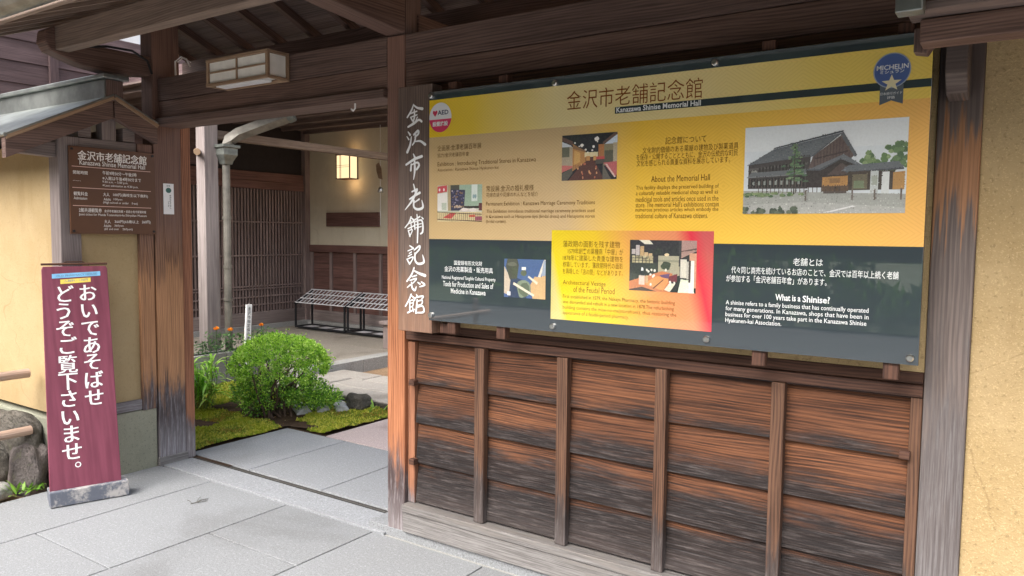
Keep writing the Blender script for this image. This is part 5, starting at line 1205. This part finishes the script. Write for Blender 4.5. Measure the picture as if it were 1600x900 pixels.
mb.build('branches', plain('bark', (.09, .06, .045, 1), .9, 0, .3, 30, .3), bush)

bg_ = thing('bamboo_grass', 'bright green bamboo grass with long drooping leaves beside the left gate post', 'plant', (-5.95, 4.05, 0))
mb = MB(); rnd = random.Random(8)
lc = [rgb(180, 226, 96), rgb(150, 206, 72), rgb(204, 238, 130), rgb(130, 186, 66)]
stems = MB()
for i in range(30):
    b = Vector((-6.08+rnd.gauss(0, .06), 3.97+rnd.gauss(0, .06), 0)); h = rnd.uniform(.15, .5); tip = b+Vector((rnd.gauss(.03, .05), rnd.gauss(.02, .05), h))
    stems.tube([b, b.lerp(tip, .5)+Vector((rnd.gauss(0, .015), rnd.gauss(0, .015), 0)), tip], [.005, .004, .002], 5)
    for k in range(8):
        t_ = rnd.uniform(.35, 1); blades(mb, b.lerp(tip, t_), 1, .24, .012, lc, .15, 1.15, rnd.randint(0, 99999))
mb.build('leaves', M['leaf'], bg_); stems.build('stems', plain('bamboo_stem', (.2, .28, .08, 1)), bg_)

# half-round roof tiles lying in a row, standing stones
def rtile(x, y, rot, label, L=.27, r=.068):
    mb = MB(); pr = [(r*math.cos(math.pi*i/10), r*math.sin(math.pi*i/10)) for i in range(11)]
    pr2 = pr+[(p[0]*.8, p[1]*.8) for p in pr[::-1]]
    M3 = Matrix.Translation(Vector((x, y, .0))) @ Matrix.Rotation(rot, 4, 'Z')
    n_ = len(pr2); V = [(a, p[0], p[1]) for a in (0, L) for p in pr2]
    F = [tuple(range(n_))[::-1], tuple(range(n_, 2*n_))]+[(i, (i+1) % n_, n_+(i+1) % n_, n_+i) for i in range(n_)]
    mb.solid(V, F, 0, M3)
    mb.solid([(-.012, p[0], p[1]) for p in pr]+[(.0, p[0], p[1]) for p in pr], [tuple(range(11))[::-1], tuple(range(11, 22))]+[(i, (i+1) % 11, 11+(i+1) % 11, 11+i) for i in range(11)], 0, M3)
    return tag(recentre(mb.build('roof_tile', M['tilepale'])), label, 'roof tile', 'old roof tiles lying beside the bush')
M['tilepale'] = plain('pale_old_tile', (.52, .53, .54, 1), .45, 0, .25, 20, .2)
rtile(-4.92, 4.66, R(142), 'grey half round roof tile lying next to the dark rock, rightmost in the row')
rtile(-5.03, 4.54, R(144), 'grey half round roof tile in the middle of the row beside the bush')
rtile(-5.14, 4.42, R(147), 'grey half round roof tile tucked under the right edge of the bush')
rock('garden_rock', (-4.93, 4.86, .06), (.13, .09, .085), M['rock'], 12.3, label='dark angular garden rock beside the roof tiles below the stone path')
mb = MB(); blades(mb, (-4.80, 4.87, .0), 16, .11, .016, gl, 1.2, .6, 21)
tag(recentre(mb.build('weed', M['leaf'])), 'small bright green sprout beside the dark garden rock', 'plant')
MB_ = MB().box(-4.56, -4.50, 4.955, 4.968, .0, .2, 2)
tag(recentre(MB_.build('edging_post', M['curb'], bevel=.003)), 'short pale stone edging post where moss meets reddish paving', 'edging stone')

def twig(x, y, label, seed):
    rn = random.Random(seed); mb = MB(); a0 = rn.uniform(0, 6)
    mb.tube([(x, y, .006), (x+.06*math.cos(a0), y+.06*math.sin(a0), .007)], .0022, 5)
    for k in range(9):
        a = a0+rn.gauss(0, .45); p = (x+.05*rn.random()*math.cos(a0), y+.05*rn.random()*math.sin(a0), .006); l = rn.uniform(.05, .1)
        mb.tube([p, (p[0]+l*.5*math.cos(a), p[1]+l*.5*math.sin(a), .011), (p[0]+l*math.cos(a), p[1]+l*math.sin(a), .006)], .0014, 4)
    tag(recentre(mb.build('pine_twig', M['twig'])), label, 'twig', 'fallen twigs on the paving')
M['twig'] = plain('dry_needle', (.1, .095, .085, 1), .8)
twig(-3.98, 2.57, 'dry grey pine twig on the pale paving in front of the doorway', 3)
twig(-3.75, 4.45, 'dry grey pine twig on the reddish slab beside the middle gate post', 6)

# ================================================================== STREET SIDE mirrored in the glossy board
mb = MB(); rnd = random.Random(77)  # bank added in place of the hedge; its slope faces the sky for brightness
dk = [rgb(64, 92, 58), rgb(76, 106, 64), rgb(56, 80, 56), rgb(90, 120, 74)]
for _ in range(12000):
    x = rnd.uniform(-34, 12); q = rnd.random(); y = -8.6-2.6*q; z = .06+1.0*q+.12*MN.noise(Vector((x*.5, y*.5, 3)))
    if MN.noise(Vector((x*.35, y*.5, 8))) < -.25: continue
    d = Vector((rnd.gauss(0, .7), rnd.gauss(.6, .6), rnd.gauss(1, .4))).normalized(); leafcard(mb, Vector((x, y, z)), d, rnd.uniform(.2, .45), rnd.uniform(.05, .1), rnd.choice(old+midc+dk), rnd)
mb.solid([(a, y, z) for a in (-34, 12) for y, z in ((-8.5, .0), (-11.4, .0), (-11.4, 1.1), (-11.0, 1.1))], [(0,1,2,3),(7,6,5,4),(0,4,5,1),(1,5,6,2),(2,6,7,3),(3,7,4,0)], 0, col=rgb(96, 122, 60))
stuff(mb.build('hedge_bank', M['leaf']), 'grassy bank put in for the hedge across the road, sloped to catch sky light', 'grass')
mb = MB()
for i in range(16):
    cx = -44+i*3.7+rnd.uniform(-.6, .6); cy = -20+rnd.uniform(-1, 1); H = rnd.uniform(10, 11.5)
    mb.tube([(cx, cy, 0), (cx+rnd.gauss(0, .2), cy, H*.6)], [.2, .1], 8, col=rgb(60, 50, 42))
    mb.tube([(cx, cy, .1), (cx, cy, H*.3), (cx, cy, H*.7), (cx, cy, H*.93)], [2.0, 2.3, 2.2, 1.6], 9, col=rgb(60, 84, 56))
    for _ in range(900):
        z = rnd.uniform(.1, H); rr = 2.4*(1-(abs(z/H-.42)/.66)**2)**.5 if abs(z/H-.42) < .64 else .5; an = rnd.uniform(0, 6.28)
        p = Vector((cx+rr*math.cos(an)*rnd.uniform(.8, 1.1), cy+rr*math.sin(an)*rnd.uniform(.8, 1.1), z))
        leafcard(mb, p, Vector((math.cos(an)+rnd.gauss(0, .6), math.sin(an)+rnd.gauss(0, .6), rnd.gauss(.2, .6))).normalized(), rnd.uniform(.4, .8), rnd.uniform(.16, .3), rnd.choice(dk), rnd)
stuff(mb.build('roadside_trees', M['leaf']), 'dark row of trees across the road', 'trees')
